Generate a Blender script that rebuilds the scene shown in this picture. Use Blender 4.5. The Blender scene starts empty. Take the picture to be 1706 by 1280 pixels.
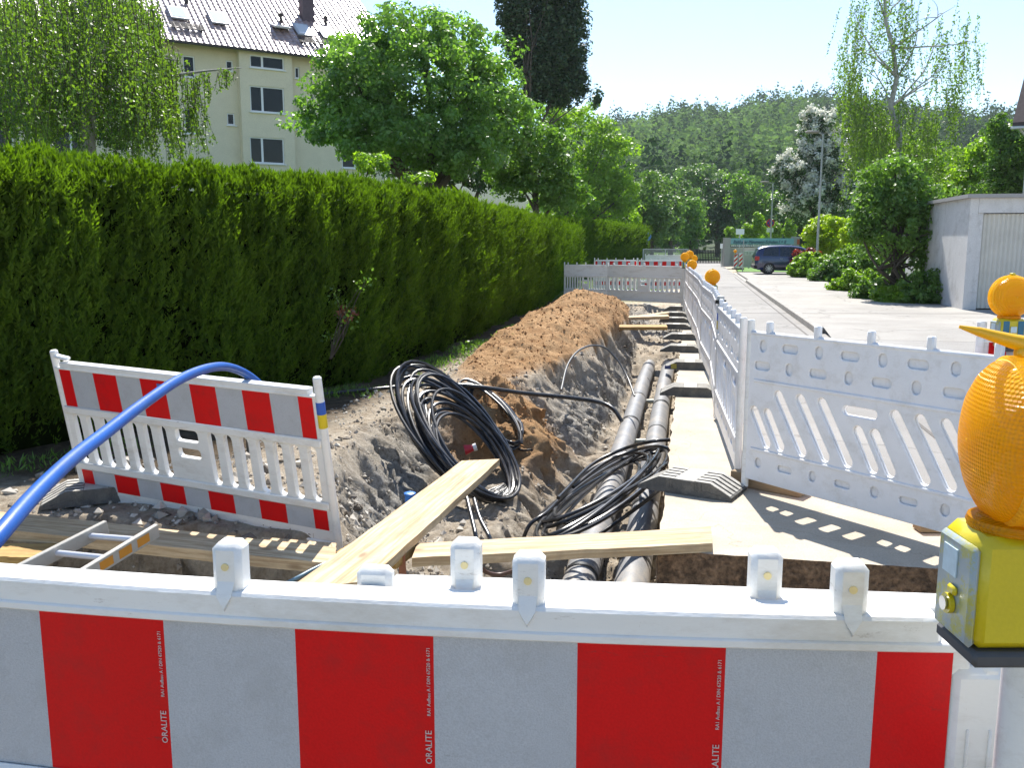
import bpy, bmesh, math, random
import numpy as np
from mathutils import Vector, Matrix

# ------------------------------------------------------------------ camera, sky, sun, exposure
SC = bpy.context.scene
COL = SC.collection
PITCH, YAW, EYE, FPX = math.radians(9), math.radians(11.3), 1.65, 1483.0
cam_d = bpy.data.cameras.new('camera'); cam = bpy.data.objects.new('camera', cam_d); COL.objects.link(cam)
cam_d.sensor_width = 36; cam_d.lens = 36*FPX/1706; cam_d.clip_start = .05; cam_d.clip_end = 4000
cam.location = (0, 0, EYE); cam.rotation_euler = (math.pi/2-PITCH, 0, YAW)
SC.camera = cam
SUN_EL, SUN_AZ = math.radians(52), math.radians(-9)      # azimuth from +Y towards +X
world = bpy.data.worlds.new('World'); SC.world = world; world.use_nodes = True
wn = world.node_tree; bg = wn.nodes['Background']
sky = wn.nodes.new('ShaderNodeTexSky'); sky.sky_type = 'NISHITA'; sky.sun_disc = False
sky.sun_elevation = SUN_EL; sky.sun_rotation = SUN_AZ; sky.air_density = 1.0; sky.dust_density = .25; sky.ozone_density = 2.2
wn.links.new(sky.outputs[0], bg.inputs[0]); bg.inputs[1].default_value = .110
sd = bpy.data.lights.new('sun', 'SUN'); sd.energy = 4.8; sd.angle = math.radians(.5); sd.color = (1, .955, .88)
sun = bpy.data.objects.new('sun', sd); COL.objects.link(sun); sun.location = (-5, 60, 80)
sv = Vector((math.sin(SUN_AZ)*math.cos(SUN_EL), math.cos(SUN_AZ)*math.cos(SUN_EL), math.sin(SUN_EL)))
sun.rotation_euler = sv.to_track_quat('Z', 'Y').to_euler()
SC.view_settings.view_transform = 'Standard'; SC.view_settings.look = 'None'
SC.view_settings.exposure = .98; SC.view_settings.gamma = 1
SC.cycles.max_bounces = 7; SC.cycles.diffuse_bounces = 3; SC.cycles.glossy_bounces = 3; SC.cycles.transmission_bounces = 5
SC.cycles.transparent_max_bounces = 6; SC.cycles.caustics_reflective = False; SC.cycles.caustics_refractive = False
SC.cycles.use_denoising = True

# ------------------------------------------------------------------ measuring helpers (photo pixel of 1706x1280 -> place)
_fw = Vector((-math.sin(YAW)*math.cos(PITCH), math.cos(YAW)*math.cos(PITCH), -math.sin(PITCH)))
_rt = Vector((math.cos(YAW), math.sin(YAW), 0)); _up = _rt.cross(_fw); _C = Vector((0, 0, EYE))
def ray(x, y): return _rt*((x-853)/FPX) + _up*((640-y)/FPX) + _fw
def W(x, y, z=0.0):
    r = ray(x, y); return _C + r*((z-EYE)/r.z)
def P(x, y, d): return _C + ray(x, y)*d
def base(x, d, z=0.0):                                    # foot of something seen at column x, distance d
    q = P(x, 405, d); return Vector((q.x, q.y, z))

# ------------------------------------------------------------------ mesh helpers
def mesh_from(name, V, Fc, mats, mi=None, smooth=False):
    me = bpy.data.meshes.new(name)
    me.from_pydata([tuple(v) for v in V], [], Fc)
    for m in mats: me.materials.append(m)
    if mi is not None: me.polygons.foreach_set('material_index', mi)
    if smooth: me.polygons.foreach_set('use_smooth', [True]*len(me.polygons))
    me.update(); return me
class MB:
    def __init__(s): s.V = []; s.F = []; s.M = []; s.M4 = Matrix.Identity(4)
    def add(s, V, Fc, mi=0):
        o = len(s.V); s.V += [s.M4 @ Vector(v) for v in V]
        s.F += [tuple(i+o for i in f) for f in Fc]; s.M += [mi]*len(Fc); return s
    def box(s, c, d, mi=0, rot=None, bev=0.0, taper=1.0):
        hx, hy, hz = d[0]/2, d[1]/2, d[2]/2; R = rot or Matrix.Identity(3); c = Vector(c)
        if bev <= 0:
            V = [(x*hx*(taper if z > 0 else 1), y*hy*(taper if z > 0 else 1), z*hz) for z in (-1, 1) for y in (-1, 1) for x in (-1, 1)]
            Fc = [(0,2,3,1),(4,5,7,6),(0,1,5,4),(2,6,7,3),(0,4,6,2),(1,3,7,5)]
        else:
            b = min(bev, hx*.9, hy*.9, hz*.9); V = []; idx = {}
            for sx in (-1,1):
                for sy in (-1,1):
                    for sz in (-1,1):
                        t = taper if sz > 0 else 1
                        for k,(bx,by,bz) in enumerate(((0,1,1),(1,0,1),(1,1,0))):
                            idx[(sx,sy,sz,k)] = len(V)
                            V.append((sx*(hx-b*bx)*t, sy*(hy-b*by)*t, sz*(hz-b*bz)))
            Fc = []
            def q(*k): Fc.append(tuple(idx[i] for i in k))
            for sg in (-1,1):
                q((sg,-1,-1,0),(sg,1,-1,0),(sg,1,1,0),(sg,-1,1,0)); q((-1,sg,-1,1),(1,sg,-1,1),(1,sg,1,1),(-1,sg,1,1)); q((-1,-1,sg,2),(1,-1,sg,2),(1,1,sg,2),(-1,1,sg,2))
            for s1 in (-1,1):
                for s2 in (-1,1):
                    q((s1,s2,-1,0),(s1,s2,1,0),(s1,s2,1,1),(s1,s2,-1,1)); q((s1,-1,s2,0),(s1,1,s2,0),(s1,1,s2,2),(s1,-1,s2,2)); q((-1,s1,s2,1),(1,s1,s2,1),(1,s1,s2,2),(-1,s1,s2,2))
            for sx in (-1,1):
                for sy in (-1,1):
                    for sz in (-1,1): q((sx,sy,sz,0),(sx,sy,sz,1),(sx,sy,sz,2))
        return s.add([c + R @ Vector(v) for v in V], Fc, mi)
    def tube(s, pts, r, n=10, mi=0, cap=True):
        pts = [Vector(p) for p in pts]; N = len(pts); rr = r if isinstance(r, (list, tuple)) else [r]*N
        V = []; Fc = []; prev = None
        for i, p in enumerate(pts):
            t = (pts[min(i+1,N-1)] - pts[max(i-1,0)])
            t = t.normalized() if t.length > 1e-9 else Vector((0,0,1))
            if prev is None:
                u = t.orthogonal().normalized()
            else:
                u = prev - t*prev.dot(t); u = u.normalized() if u.length > 1e-6 else t.orthogonal().normalized()
            prev = u; w = t.cross(u)
            for k in range(n):
                a = 2*math.pi*k/n; V.append(p + (u*math.cos(a) + w*math.sin(a))*rr[i])
        for i in range(N-1):
            for k in range(n):
                k2 = (k+1) % n; Fc.append((i*n+k, i*n+k2, (i+1)*n+k2, (i+1)*n+k))
        if cap: Fc.append(tuple(range(n))[::-1]); Fc.append(tuple((N-1)*n+k for k in range(n)))
        return s.add(V, Fc, mi)
    def lathe(s, prof, n=32, c=(0,0,0), axis='Z', mi=0, cap=True):     # prof: (radius, height)
        V = []; Fc = []; c = Vector(c)
        for r, h in prof:
            for k in range(n):
                a = 2*math.pi*k/n; x, y = r*math.cos(a), r*math.sin(a)
                V.append(c + (Vector((x,y,h)) if axis == 'Z' else Vector((x,h,y)) if axis == 'Y' else Vector((h,x,y))))
        for i in range(len(prof)-1):
            for k in range(n):
                k2 = (k+1) % n; Fc.append((i*n+k, i*n+k2, (i+1)*n+k2, (i+1)*n+k))
        if cap: Fc.append(tuple(range(n))[::-1]); Fc.append(tuple((len(prof)-1)*n+k for k in range(n)))
        return s.add(V, Fc, mi)
    def prism(s, poly, z0, z1, mi=0, mtop=None):               # polygon in XY (ccw) extruded in z
        n = len(poly); V = [(x,y,z0) for x,y in poly] + [(x,y,z1) for x,y in poly]
        s.add(V, [tuple(range(n))[::-1]] + [(i,(i+1)%n,(i+1)%n+n,i+n) for i in range(n)], mi)
        s.add([(x,y,z1) for x,y in poly], [tuple(range(n))], mi if mtop is None else mtop); return s
    def prismy(s, poly, y0, y1, mi=0):                         # polygon in XZ extruded in y
        n = len(poly); V = [(x,y0,z) for x,z in poly] + [(x,y1,z) for x,z in poly]
        return s.add(V, [tuple(range(n)), tuple(range(n,2*n))[::-1]] + [(i,i+n,(i+1)%n+n,(i+1)%n) for i in range(n)], mi)
    def merge(s, me, mi=0, M=None):
        M = M or Matrix.Identity(4)
        return s.add([M @ v.co for v in me.vertices], [tuple(p.vertices) for p in me.polygons], mi)
    def build(s, name, mats, parent=None, smooth=False, fix=True):
        mats = mats if isinstance(mats, (list, tuple)) else [mats]
        me = mesh_from(name, s.V, s.F, mats, s.M, smooth)
        if fix and len(s.F) < 60000:
            bm = bmesh.new(); bm.from_mesh(me); bmesh.ops.recalc_face_normals(bm, faces=bm.faces); bm.to_mesh(me); bm.free()
        if smooth: 
            try: me.set_sharp_from_angle(angle=math.radians(38))
            except Exception: pass
        o = bpy.data.objects.new(name, me); COL.objects.link(o)
        if parent is not None: o.parent = parent
        return o
def plate(outline, holes, th, bev=.004):                       # flat plate in XY with holes, thickness along z
    cu = bpy.data.curves.new('t', 'CURVE'); cu.dimensions = '2D'; cu.fill_mode = 'BOTH'
    cu.extrude = th/2-bev; cu.bevel_depth = bev; cu.bevel_resolution = 1; cu.offset = -bev
    for poly in [outline]+holes:
        sp = cu.splines.new('POLY'); sp.points.add(len(poly)-1)
        for p, (x, y) in zip(sp.points, poly): p.co = (x, y, 0, 1)
        sp.use_cyclic_u = True
    ob = bpy.data.objects.new('t', cu); COL.objects.link(ob)
    dg = bpy.context.evaluated_depsgraph_get(); dg.update()
    me = bpy.data.meshes.new_from_object(ob.evaluated_get(dg))
    bpy.data.objects.remove(ob); bpy.data.curves.remove(cu); return me
def text_mesh(txt, size, extrude=.0004, align='LEFT', shear=0.0):
    cu = bpy.data.curves.new('t', 'FONT'); cu.body = txt; cu.size = size; cu.extrude = extrude; cu.align_x = align; cu.shear = shear
    cu.resolution_u = 2
    ob = bpy.data.objects.new('t', cu); COL.objects.link(ob)
    dg = bpy.context.evaluated_depsgraph_get(); dg.update()
    me = bpy.data.meshes.new_from_object(ob.evaluated_get(dg))
    bpy.data.objects.remove(ob); bpy.data.curves.remove(cu); return me
def rrect(x0, z0, x1, z1, r, n=3):
    P_ = []
    for cx, cz, a0 in ((x1-r,z0+r,-90),(x1-r,z1-r,0),(x0+r,z1-r,90),(x0+r,z0+r,180)):
        for k in range(n+1):
            a = math.radians(a0+90*k/n); P_.append((cx+r*math.cos(a), cz+r*math.sin(a)))
    return P_
def capsule(x0, z0, x1, z1, r, n=5):
    a = math.atan2(z1-z0, x1-x0); P_ = []
    for k in range(n+1):
        t = a-math.pi/2+math.pi*k/n; P_.append((x1+r*math.cos(t), z1+r*math.sin(t)))
    for k in range(n+1):
        t = a+math.pi/2+math.pi*k/n; P_.append((x0+r*math.cos(t), z0+r*math.sin(t)))
    return P_
# ------------------------------------------------------------------ things, labels, copies
def tag(o, label=None, cat=None, group=None, kind=None):
    if label: o['label'] = label
    if cat: o['category'] = cat
    if group: o['group'] = group
    if kind: o['kind'] = kind
    return o
def thing(name, label, cat, loc=(0,0,0), rz=0.0, group=None):
    o = bpy.data.objects.new(name, None); COL.objects.link(o); o.empty_display_size = .2
    o.location = loc; o.rotation_euler = (0,0,rz); return tag(o, label, cat, group)
def copy_tree(o, parent=None, label=None):
    c = o.copy(); COL.objects.link(c)
    if parent is not None: c.parent = parent
    if label: c['label'] = label
    for ch in [x for x in SC.objects if x.parent == o]: copy_tree(ch, c)
    return c
# ------------------------------------------------------------------ materials
def _new(name):
    m = bpy.data.materials.new(name); m.use_nodes = True; nt = m.node_tree
    return m, nt, nt.nodes['Principled BSDF'], nt.nodes['Material Output']
def mat(name, col, rough=.6, var=.12, scale=6.0, bump=0.0, bscale=60.0, metal=0.0, dirt=None, dirt_amt=.5, dscale=3.0, coat=0.0, spec=.5, stretch=None, sss=0.0, trans=0.0, fine=0.0):
    m, nt, b, out = _new(name); N, L = nt.nodes, nt.links
    tc = N.new('ShaderNodeTexCoord'); src = tc.outputs['Object']
    if stretch:
        mp = N.new('ShaderNodeMapping'); mp.inputs['Scale'].default_value = stretch; L.new(src, mp.inputs[0]); src = mp.outputs[0]
    nz = N.new('ShaderNodeTexNoise'); nz.inputs['Scale'].default_value = scale; nz.inputs['Detail'].default_value = 6; nz.inputs['Roughness'].default_value = .65
    L.new(src, nz.inputs['Vector'])
    cr = N.new('ShaderNodeValToRGB'); cr.color_ramp.elements[0].position = .3; cr.color_ramp.elements[1].position = .7
    cr.color_ramp.elements[0].color = tuple(c*(1-var) for c in col)+(1,); cr.color_ramp.elements[1].color = tuple(min(1,c*(1+var)) for c in col)+(1,)
    L.new(nz.outputs['Fac'], cr.inputs[0]); c_out = cr.outputs[0]
    if fine:
        n4 = N.new('ShaderNodeTexNoise'); n4.inputs['Scale'].default_value = bscale; n4.inputs['Detail'].default_value = 3; L.new(src, n4.inputs['Vector'])
        mr = N.new('ShaderNodeMapRange'); mr.inputs[1].default_value = .3; mr.inputs[2].default_value = .7; mr.inputs[3].default_value = 1-fine; mr.inputs[4].default_value = 1+fine; L.new(n4.outputs['Fac'], mr.inputs[0])
        vm = N.new('ShaderNodeVectorMath'); vm.operation = 'SCALE'; L.new(c_out, vm.inputs[0]); L.new(mr.outputs[0], vm.inputs['Scale']); c_out = vm.outputs[0]
    if dirt:
        n2 = N.new('ShaderNodeTexNoise'); n2.inputs['Scale'].default_value = dscale; n2.inputs['Detail'].default_value = 8; n2.inputs['Roughness'].default_value = .75; L.new(src, n2.inputs['Vector'])
        c2 = N.new('ShaderNodeValToRGB'); c2.color_ramp.elements[0].position = .5; c2.color_ramp.elements[1].position = .75
        c2.color_ramp.elements[0].color = (0,0,0,1); c2.color_ramp.elements[1].color = (dirt_amt,)*3+(1,); L.new(n2.outputs['Fac'], c2.inputs[0])
        mx = N.new('ShaderNodeMix'); mx.data_type = 'RGBA'; L.new(c2.outputs[0], mx.inputs[0]); L.new(c_out, mx.inputs[6]); mx.inputs[7].default_value = tuple(dirt)+(1,)
        c_out = mx.outputs[2]
    L.new(c_out, b.inputs['Base Color'])
    b.inputs['Roughness'].default_value = rough; b.inputs['Metallic'].default_value = metal
    b.inputs['Coat Weight'].default_value = coat; b.inputs['Coat Roughness'].default_value = rough*.6; b.inputs['Specular IOR Level'].default_value = spec
    if sss: b.inputs['Subsurface Weight'].default_value = sss; b.inputs['Subsurface Radius'].default_value = (.02,.02,.02)
    if trans: b.inputs['Transmission Weight'].default_value = trans
    if bump:
        n3 = N.new('ShaderNodeTexNoise'); n3.inputs['Scale'].default_value = bscale; n3.inputs['Detail'].default_value = 5; L.new(src, n3.inputs['Vector'])
        bp = N.new('ShaderNodeBump'); bp.inputs['Strength'].default_value = min(1, bump); bp.inputs['Distance'].default_value = .01*max(1, bump); L.new(n3.outputs['Fac'], bp.inputs['Height']); L.new(bp.outputs[0], b.inputs['Normal'])
    return m
def scuffed(m, col=(.16,.14,.12), amt=.5, sc=9, stretch=(1,1,5), lo=.63):
    nt = m.node_tree; N, L = nt.nodes, nt.links; b = N['Principled BSDF']; src = b.inputs['Base Color'].links[0].from_socket
    tc = N.new('ShaderNodeTexCoord'); prev = src
    for k, (s_, st, l_) in enumerate(((sc, stretch, lo), (sc*4.5, (stretch[2], 1, 1), lo+.02), (55, (1,1,1), .70))):
        mp = N.new('ShaderNodeMapping'); mp.inputs['Scale'].default_value = st; mp.inputs['Rotation'].default_value = (.3*k,.5*k,.2); mp.inputs['Location'].default_value = (3*k,1,2); L.new(tc.outputs['Object'], mp.inputs[0])
        n = N.new('ShaderNodeTexNoise'); n.inputs['Scale'].default_value = s_; n.inputs['Detail'].default_value = 9; n.inputs['Roughness'].default_value = .8; L.new(mp.outputs[0], n.inputs['Vector'])
        mr = N.new('ShaderNodeMapRange'); mr.inputs[1].default_value = l_; mr.inputs[2].default_value = l_+.05; mr.inputs[3].default_value = 0; mr.inputs[4].default_value = amt; L.new(n.outputs['Fac'], mr.inputs[0])
        mx = N.new('ShaderNodeMix'); mx.data_type = 'RGBA'; L.new(mr.outputs[0], mx.inputs[0]); L.new(prev, mx.inputs[6]); mx.inputs[7].default_value = tuple(col)+(1,); prev = mx.outputs[2]
    L.new(prev, b.inputs['Base Color']); return m
def woodmat(name, light, dark, dirt=(.16,.11,.065), damt=.6, rough=.8):
    m, nt, b, out = _new(name); N, L = nt.nodes, nt.links; tc = N.new('ShaderNodeTexCoord')
    def nz(sc, loc=(0,0,0), det=5, rg=.6, s=1.0):
        mp = N.new('ShaderNodeMapping'); mp.inputs['Scale'].default_value = sc; mp.inputs['Location'].default_value = loc; L.new(tc.outputs['Object'], mp.inputs[0])
        n = N.new('ShaderNodeTexNoise'); n.inputs['Scale'].default_value = s; n.inputs['Detail'].default_value = det; n.inputs['Roughness'].default_value = rg; n.inputs['Distortion'].default_value = .6; L.new(mp.outputs[0], n.inputs['Vector']); return n.outputs['Fac']
    def ramp(f, c0, c1, p0, p1): r = N.new('ShaderNodeValToRGB'); e = r.color_ramp.elements; e[0].position = p0; e[1].position = p1; e[0].color = tuple(c0)+(1,); e[1].color = tuple(c1)+(1,); L.new(f, r.inputs[0]); return r.outputs[0]
    def mix(f, a, c): x = N.new('ShaderNodeMix'); x.data_type = 'RGBA'; L.new(f, x.inputs[0]); L.new(a, x.inputs[6]); x.inputs[7].default_value = tuple(c)+(1,); return x.outputs[2]
    g = nz((1.6,38,38)); c = ramp(g, dark, light, .38, .58)
    sp = N.new('ShaderNodeMapRange'); sp.inputs[1].default_value = .30; sp.inputs[2].default_value = .34; sp.inputs[3].default_value = .6; sp.inputs[4].default_value = 0; L.new(nz((.8,22,22),(4,2,1)), sp.inputs[0]); c = mix(sp.outputs[0], c, tuple(x*.35 for x in dark))
    mp = N.new('ShaderNodeMapping'); mp.inputs['Scale'].default_value = (2.2,5.5,5.5); L.new(tc.outputs['Object'], mp.inputs[0]); vo = N.new('ShaderNodeTexVoronoi'); vo.inputs['Scale'].default_value = 1; L.new(mp.outputs[0], vo.inputs['Vector'])
    kn = N.new('ShaderNodeMapRange'); kn.inputs[1].default_value = .05; kn.inputs[2].default_value = .13; kn.inputs[3].default_value = .75; kn.inputs[4].default_value = 0; L.new(vo.outputs['Distance'], kn.inputs[0]); c = mix(kn.outputs[0], c, (.17,.09,.035))
    dm = N.new('ShaderNodeMapRange'); dm.inputs[1].default_value = .48; dm.inputs[2].default_value = .68; dm.inputs[3].default_value = 0; dm.inputs[4].default_value = damt; L.new(nz((3,5,5),(1,5,3),9,.8), dm.inputs[0]); c = mix(dm.outputs[0], c, dirt)
    L.new(c, b.inputs['Base Color']); b.inputs['Roughness'].default_value = rough; bp = N.new('ShaderNodeBump'); bp.inputs['Strength'].default_value = .7; bp.inputs['Distance'].default_value = .004; L.new(g, bp.inputs['Height']); L.new(bp.outputs[0], b.inputs['Normal']); return m
def cracked(m, scale=.5, wid=.012, amt=.45):
    nt = m.node_tree; N, L = nt.nodes, nt.links; b = N['Principled BSDF']; src = b.inputs['Base Color'].links[0].from_socket
    tc = N.new('ShaderNodeTexCoord'); nz = N.new('ShaderNodeTexNoise'); nz.inputs['Scale'].default_value = 3; nz.inputs['Detail'].default_value = 6; L.new(tc.outputs['Object'], nz.inputs['Vector'])
    ad = N.new('ShaderNodeVectorMath'); ad.operation = 'MULTIPLY_ADD'; L.new(nz.outputs['Color'], ad.inputs[0]); ad.inputs[1].default_value = (.5,.5,.5); L.new(tc.outputs['Object'], ad.inputs[2])
    vo = N.new('ShaderNodeTexVoronoi'); vo.feature = 'DISTANCE_TO_EDGE'; vo.inputs['Scale'].default_value = scale; L.new(ad.outputs[0], vo.inputs['Vector'])
    mr = N.new('ShaderNodeMapRange'); mr.inputs[1].default_value = 0; mr.inputs[2].default_value = wid; mr.inputs[3].default_value = 1-amt; mr.inputs[4].default_value = 1; L.new(vo.outputs['Distance'], mr.inputs[0])
    n2 = N.new('ShaderNodeTexNoise'); n2.inputs['Scale'].default_value = .35; n2.inputs['Detail'].default_value = 5; L.new(tc.outputs['Object'], n2.inputs['Vector'])
    m2 = N.new('ShaderNodeMapRange'); m2.inputs[1].default_value = .35; m2.inputs[2].default_value = .65; m2.inputs[3].default_value = .86; m2.inputs[4].default_value = 1.1; L.new(n2.outputs['Fac'], m2.inputs[0])
    mu = N.new('ShaderNodeMath'); mu.operation = 'MULTIPLY'; L.new(mr.outputs[0], mu.inputs[0]); L.new(m2.outputs[0], mu.inputs[1])
    vm = N.new('ShaderNodeVectorMath'); vm.operation = 'SCALE'; L.new(src, vm.inputs[0]); L.new(mu.outputs[0], vm.inputs['Scale']); L.new(vm.outputs[0], b.inputs['Base Color']); return m
def leafmat(name, dark, light, transl=.45, tcol=None, rough=.45, spec=.5):
    m, nt, b, out = _new(name); N, L = nt.nodes, nt.links
    at = N.new('ShaderNodeAttribute'); at.attribute_name = 'rnd'
    cr = N.new('ShaderNodeValToRGB'); cr.color_ramp.elements[0].color = tuple(dark)+(1,); cr.color_ramp.elements[1].color = tuple(light)+(1,)
    L.new(at.outputs['Fac'], cr.inputs[0]); L.new(cr.outputs[0], b.inputs['Base Color']); b.inputs['Roughness'].default_value = rough
    b.inputs['Specular IOR Level'].default_value = spec
    tr = N.new('ShaderNodeBsdfTranslucent')
    vm = N.new('ShaderNodeVectorMath'); vm.operation = 'MULTIPLY'; L.new(cr.outputs[0], vm.inputs[0]); vm.inputs[1].default_value = tcol or (1.7, 1.9, .6)
    L.new(vm.outputs[0], tr.inputs[0])
    mx = N.new('ShaderNodeMixShader'); mx.inputs[0].default_value = transl; L.new(b.outputs[0], mx.inputs[1]); L.new(tr.outputs[0], mx.inputs[2]); L.new(mx.outputs[0], out.inputs[0])
    return m
# ------------------------------------------------------------------ noise for terrain
_rng = np.random.default_rng(7)
_tab = _rng.random(65536)
def _h(i, j, s): return _tab[((i*73856093) ^ (j*19349663) ^ (s*83492791)) & 65535]
def vnoise(x, y, s=0):
    i = np.floor(x).astype(np.int64); j = np.floor(y).astype(np.int64); u = x-i; v = y-j
    u = u*u*(3-2*u); v = v*v*(3-2*v)
    return ((_h(i,j,s)*(1-u)+_h(i+1,j,s)*u)*(1-v) + (_h(i,j+1,s)*(1-u)+_h(i+1,j+1,s)*u)*v)*2-1
def fbm(x, y, sc, oct=4, s=0, g=.5):
    a = 1.0; t = 0
    for k in range(oct): t = t + a*vnoise(x*sc*2**k+17.3*k, y*sc*2**k-9.1*k, s+k); a *= g
    return t
def sst(a, b, x): t = np.clip((x-a)/(b-a), 0, 1); return t*t*(3-2*t)
TY = [3.6, 4.5, 6.7, 8.0, 9.0, 10.3, 13, 17, 26]
XT = [-1.75,-1.9,-2.82,-2.9,-2.35,-1.9,-1.5,-1.3,-1.25]
XB = [-1.5,-1.6,-2.35,-2.25,-1.55,-1.1,-1.0,-.97,-.97]
def ground_h(X, Y, detail=True):
    X = np.asarray(X, float); Y = np.asarray(Y, float)
    wob = .09*fbm(X*0+1.3, Y, 1.6, 4, 3) + .05*fbm(X, Y, 3.0, 3, 5)
    xt = np.interp(Y, TY, XT)+wob; xb = np.interp(Y, TY, XB)+wob*.6
    t = np.clip((X-xt)/np.maximum(xb-xt, .05), 0, 1)
    floor = np.interp(Y, [0, 16.6, 17.6, 20, 23, 24.2], [-.84,-.84,-.5,-.35,-.3,-.02])
    shelf = sst(-1.15, -1.5, X)*.27*sst(9.5, 8.5, Y)
    floor = floor + shelf*(Y < 10) + .035*fbm(X, Y, 2.5, 4, 9)
    wall = t**.85
    z = floor*wall
    z = z*(X < -.0)                                      # trench closes under the pavement slab
    under = (X >= -.09); z = np.where(under, np.where(X > -.05, -.24, -.5), z)
    # cross trench in front
    ct = sst(4.62, 4.42, Y+.05*fbm(X, Y*0, 2, 3, 11)+.03*fbm(X,Y,6,3,12))*sst(1.9, 2.4, Y)*sst(-7.2, -6.6, X)*sst(4.4, 4.0, X)
    z = np.minimum(z, z*(1-ct) + (-.82+.05*fbm(X, Y, 3, 4, 13))*ct)
    # spoil heap, sand slump into the pit
    cx = np.interp(Y, [8, 10, 14, 19, 23], [-2.45, -2.35, -2.22, -2.1, -2.0]); hw = np.interp(Y, [8, 10, 13, 19, 23], [.4, .58, .85, .88, .6])
    e = np.clip(1-((X-cx)/hw)**2, 0, 1)
    amp = np.interp(Y, [8.6, 10, 12.5, 16, 19, 21, 23], [0, .13, .36, .53, .62, .45, 0])*(1+.22*fbm(X*0, Y, .8, 2, 21))
    heap = amp*e**.8
    z = z + heap
    sl = np.exp(-(((X+1.75)/.75)**2+((Y-8.9)/.95)**2))
    z = np.where(z < -.1, z + .42*sl*sst(-.95, -1.3, X), z)
    z = z + .12*np.exp(-(((X+2.9)/.45)**2+((Y-5.9)/.8)**2))
    sand = np.clip(heap*7, 0, 1)*sst(.05,.12,heap) + np.clip(sl*2.2-.25, 0, 1)*sst(-1.15,-1.4,X)
    far = sst(.35, -.2, X)*sst(30, 26, Y)*sst(-8, -6, X)*sst(1.0, 2.0, Y)
    if detail:
        rough = .012 + .05*np.clip(wall*(1-wall)*4, 0, 1) + .034*np.clip(heap*4, 0, 1) + .02*wall + .03*ct + .04*np.clip(sl, 0, 1)
        z = z + far*rough*(fbm(X, Y, 3.2, 6, 31, .62))
        z = z + far*.05*np.clip(heap*5+sl+wall*.5, 0, 1)*(1-2*np.abs(fbm(X, Y, 1.7, 3, 41)))*.6
    z = np.where((X > -.09) & (Y > 4.45), np.minimum(z, np.where(X > -.05, -.06, -.3)), z)
    return z, np.clip(sand, 0, 1), np.clip(wall*(1-sst(.75,1.05,t))*1.6 + sst(-2.9,-2.2,X)*sst(23.5,20,Y)*sst(19,20.2,Y), 0, 1), ct
def gz(x, y): return float(ground_h(np.array([x]), np.array([y]))[0][0])

def axis(pts):
    out = []
    for a, b, st in pts: out += list(np.arange(a, b-1e-6, st))
    return np.array(out+[pts[-1][1]])
gxs = axis([(-900,-60,60),(-60,-12,4),(-12,-6,.5),(-6,-3.2,.07),(-3.2,-.14,.022),(-.14,-.02,.02),(-.02,4.6,.2),(4.6,20,1.2),(20,60,5),(60,900,60)])
gys = axis([(-40,0,5),(0,3.6,.3),(3.6,12,.024),(12,17,.05),(17,25,.08),(25,60,1),(60,120,5),(120,1200,60)])
GX, GY = np.meshgrid(gxs, gys)
gz_, gsand, ggrey, gct = ground_h(GX, GY)
gz_ = np.where(GY > 24.5, np.where(GX > -.2, -.06, gz_*0), gz_)
gz_ = np.where(GX > .2, np.minimum(gz_, -.05), gz_)
nx_, ny_ = len(gxs), len(gys)
_wl = np.clip(-gz_*6, 0, 1)*(GX < -.16)*(GX > -3.6)*(GY < 24)*(GY > 3.7)
_dx = (.075*fbm(GY*1.0, gz_*1.5+GX*.6, 2.4, 5, 71, .65)+.03*(1-2*np.abs(vnoise(GY*7, gz_*9+GX*3, 77))))*_wl*sst(-1.0,-1.15,GX)
GXd = GX+_dx; gz_ = gz_+.03*fbm(GX*1.0, GY, 7, 3, 73, .6)*_wl
co = np.stack([GXd, GY, gz_], -1).reshape(-1, 3)
idx = np.arange(nx_*ny_).reshape(ny_, nx_)
q = np.stack([idx[:-1,:-1], idx[:-1,1:], idx[1:,1:], idx[1:,:-1]], -1).reshape(-1, 4)
def np_mesh(name, co, quads, mats, attrs=None, smooth=False, k=4):
    me = bpy.data.meshes.new(name); n = len(co); f = len(quads)
    me.vertices.add(n); me.vertices.foreach_set('co', np.ascontiguousarray(co, dtype=np.float32).ravel())
    me.loops.add(f*k); me.loops.foreach_set('vertex_index', np.ascontiguousarray(quads, dtype=np.int32).ravel())
    me.polygons.add(f); me.polygons.foreach_set('loop_start', np.arange(0, f*k, k, dtype=np.int32))
    try: me.polygons.foreach_set('loop_total', np.full(f, k, dtype=np.int32))
    except Exception: pass
    me.polygons.foreach_set('use_smooth', np.full(f, bool(smooth)))
    for m in mats: me.materials.append(m)
    for kk, a in (attrs or {}).items():
        at = me.attributes.new(kk, 'FLOAT', 'POINT'); at.data.foreach_set('value', np.ascontiguousarray(a, dtype=np.float32).ravel())
    me.update(calc_edges=True); me.validate(); return me
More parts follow.
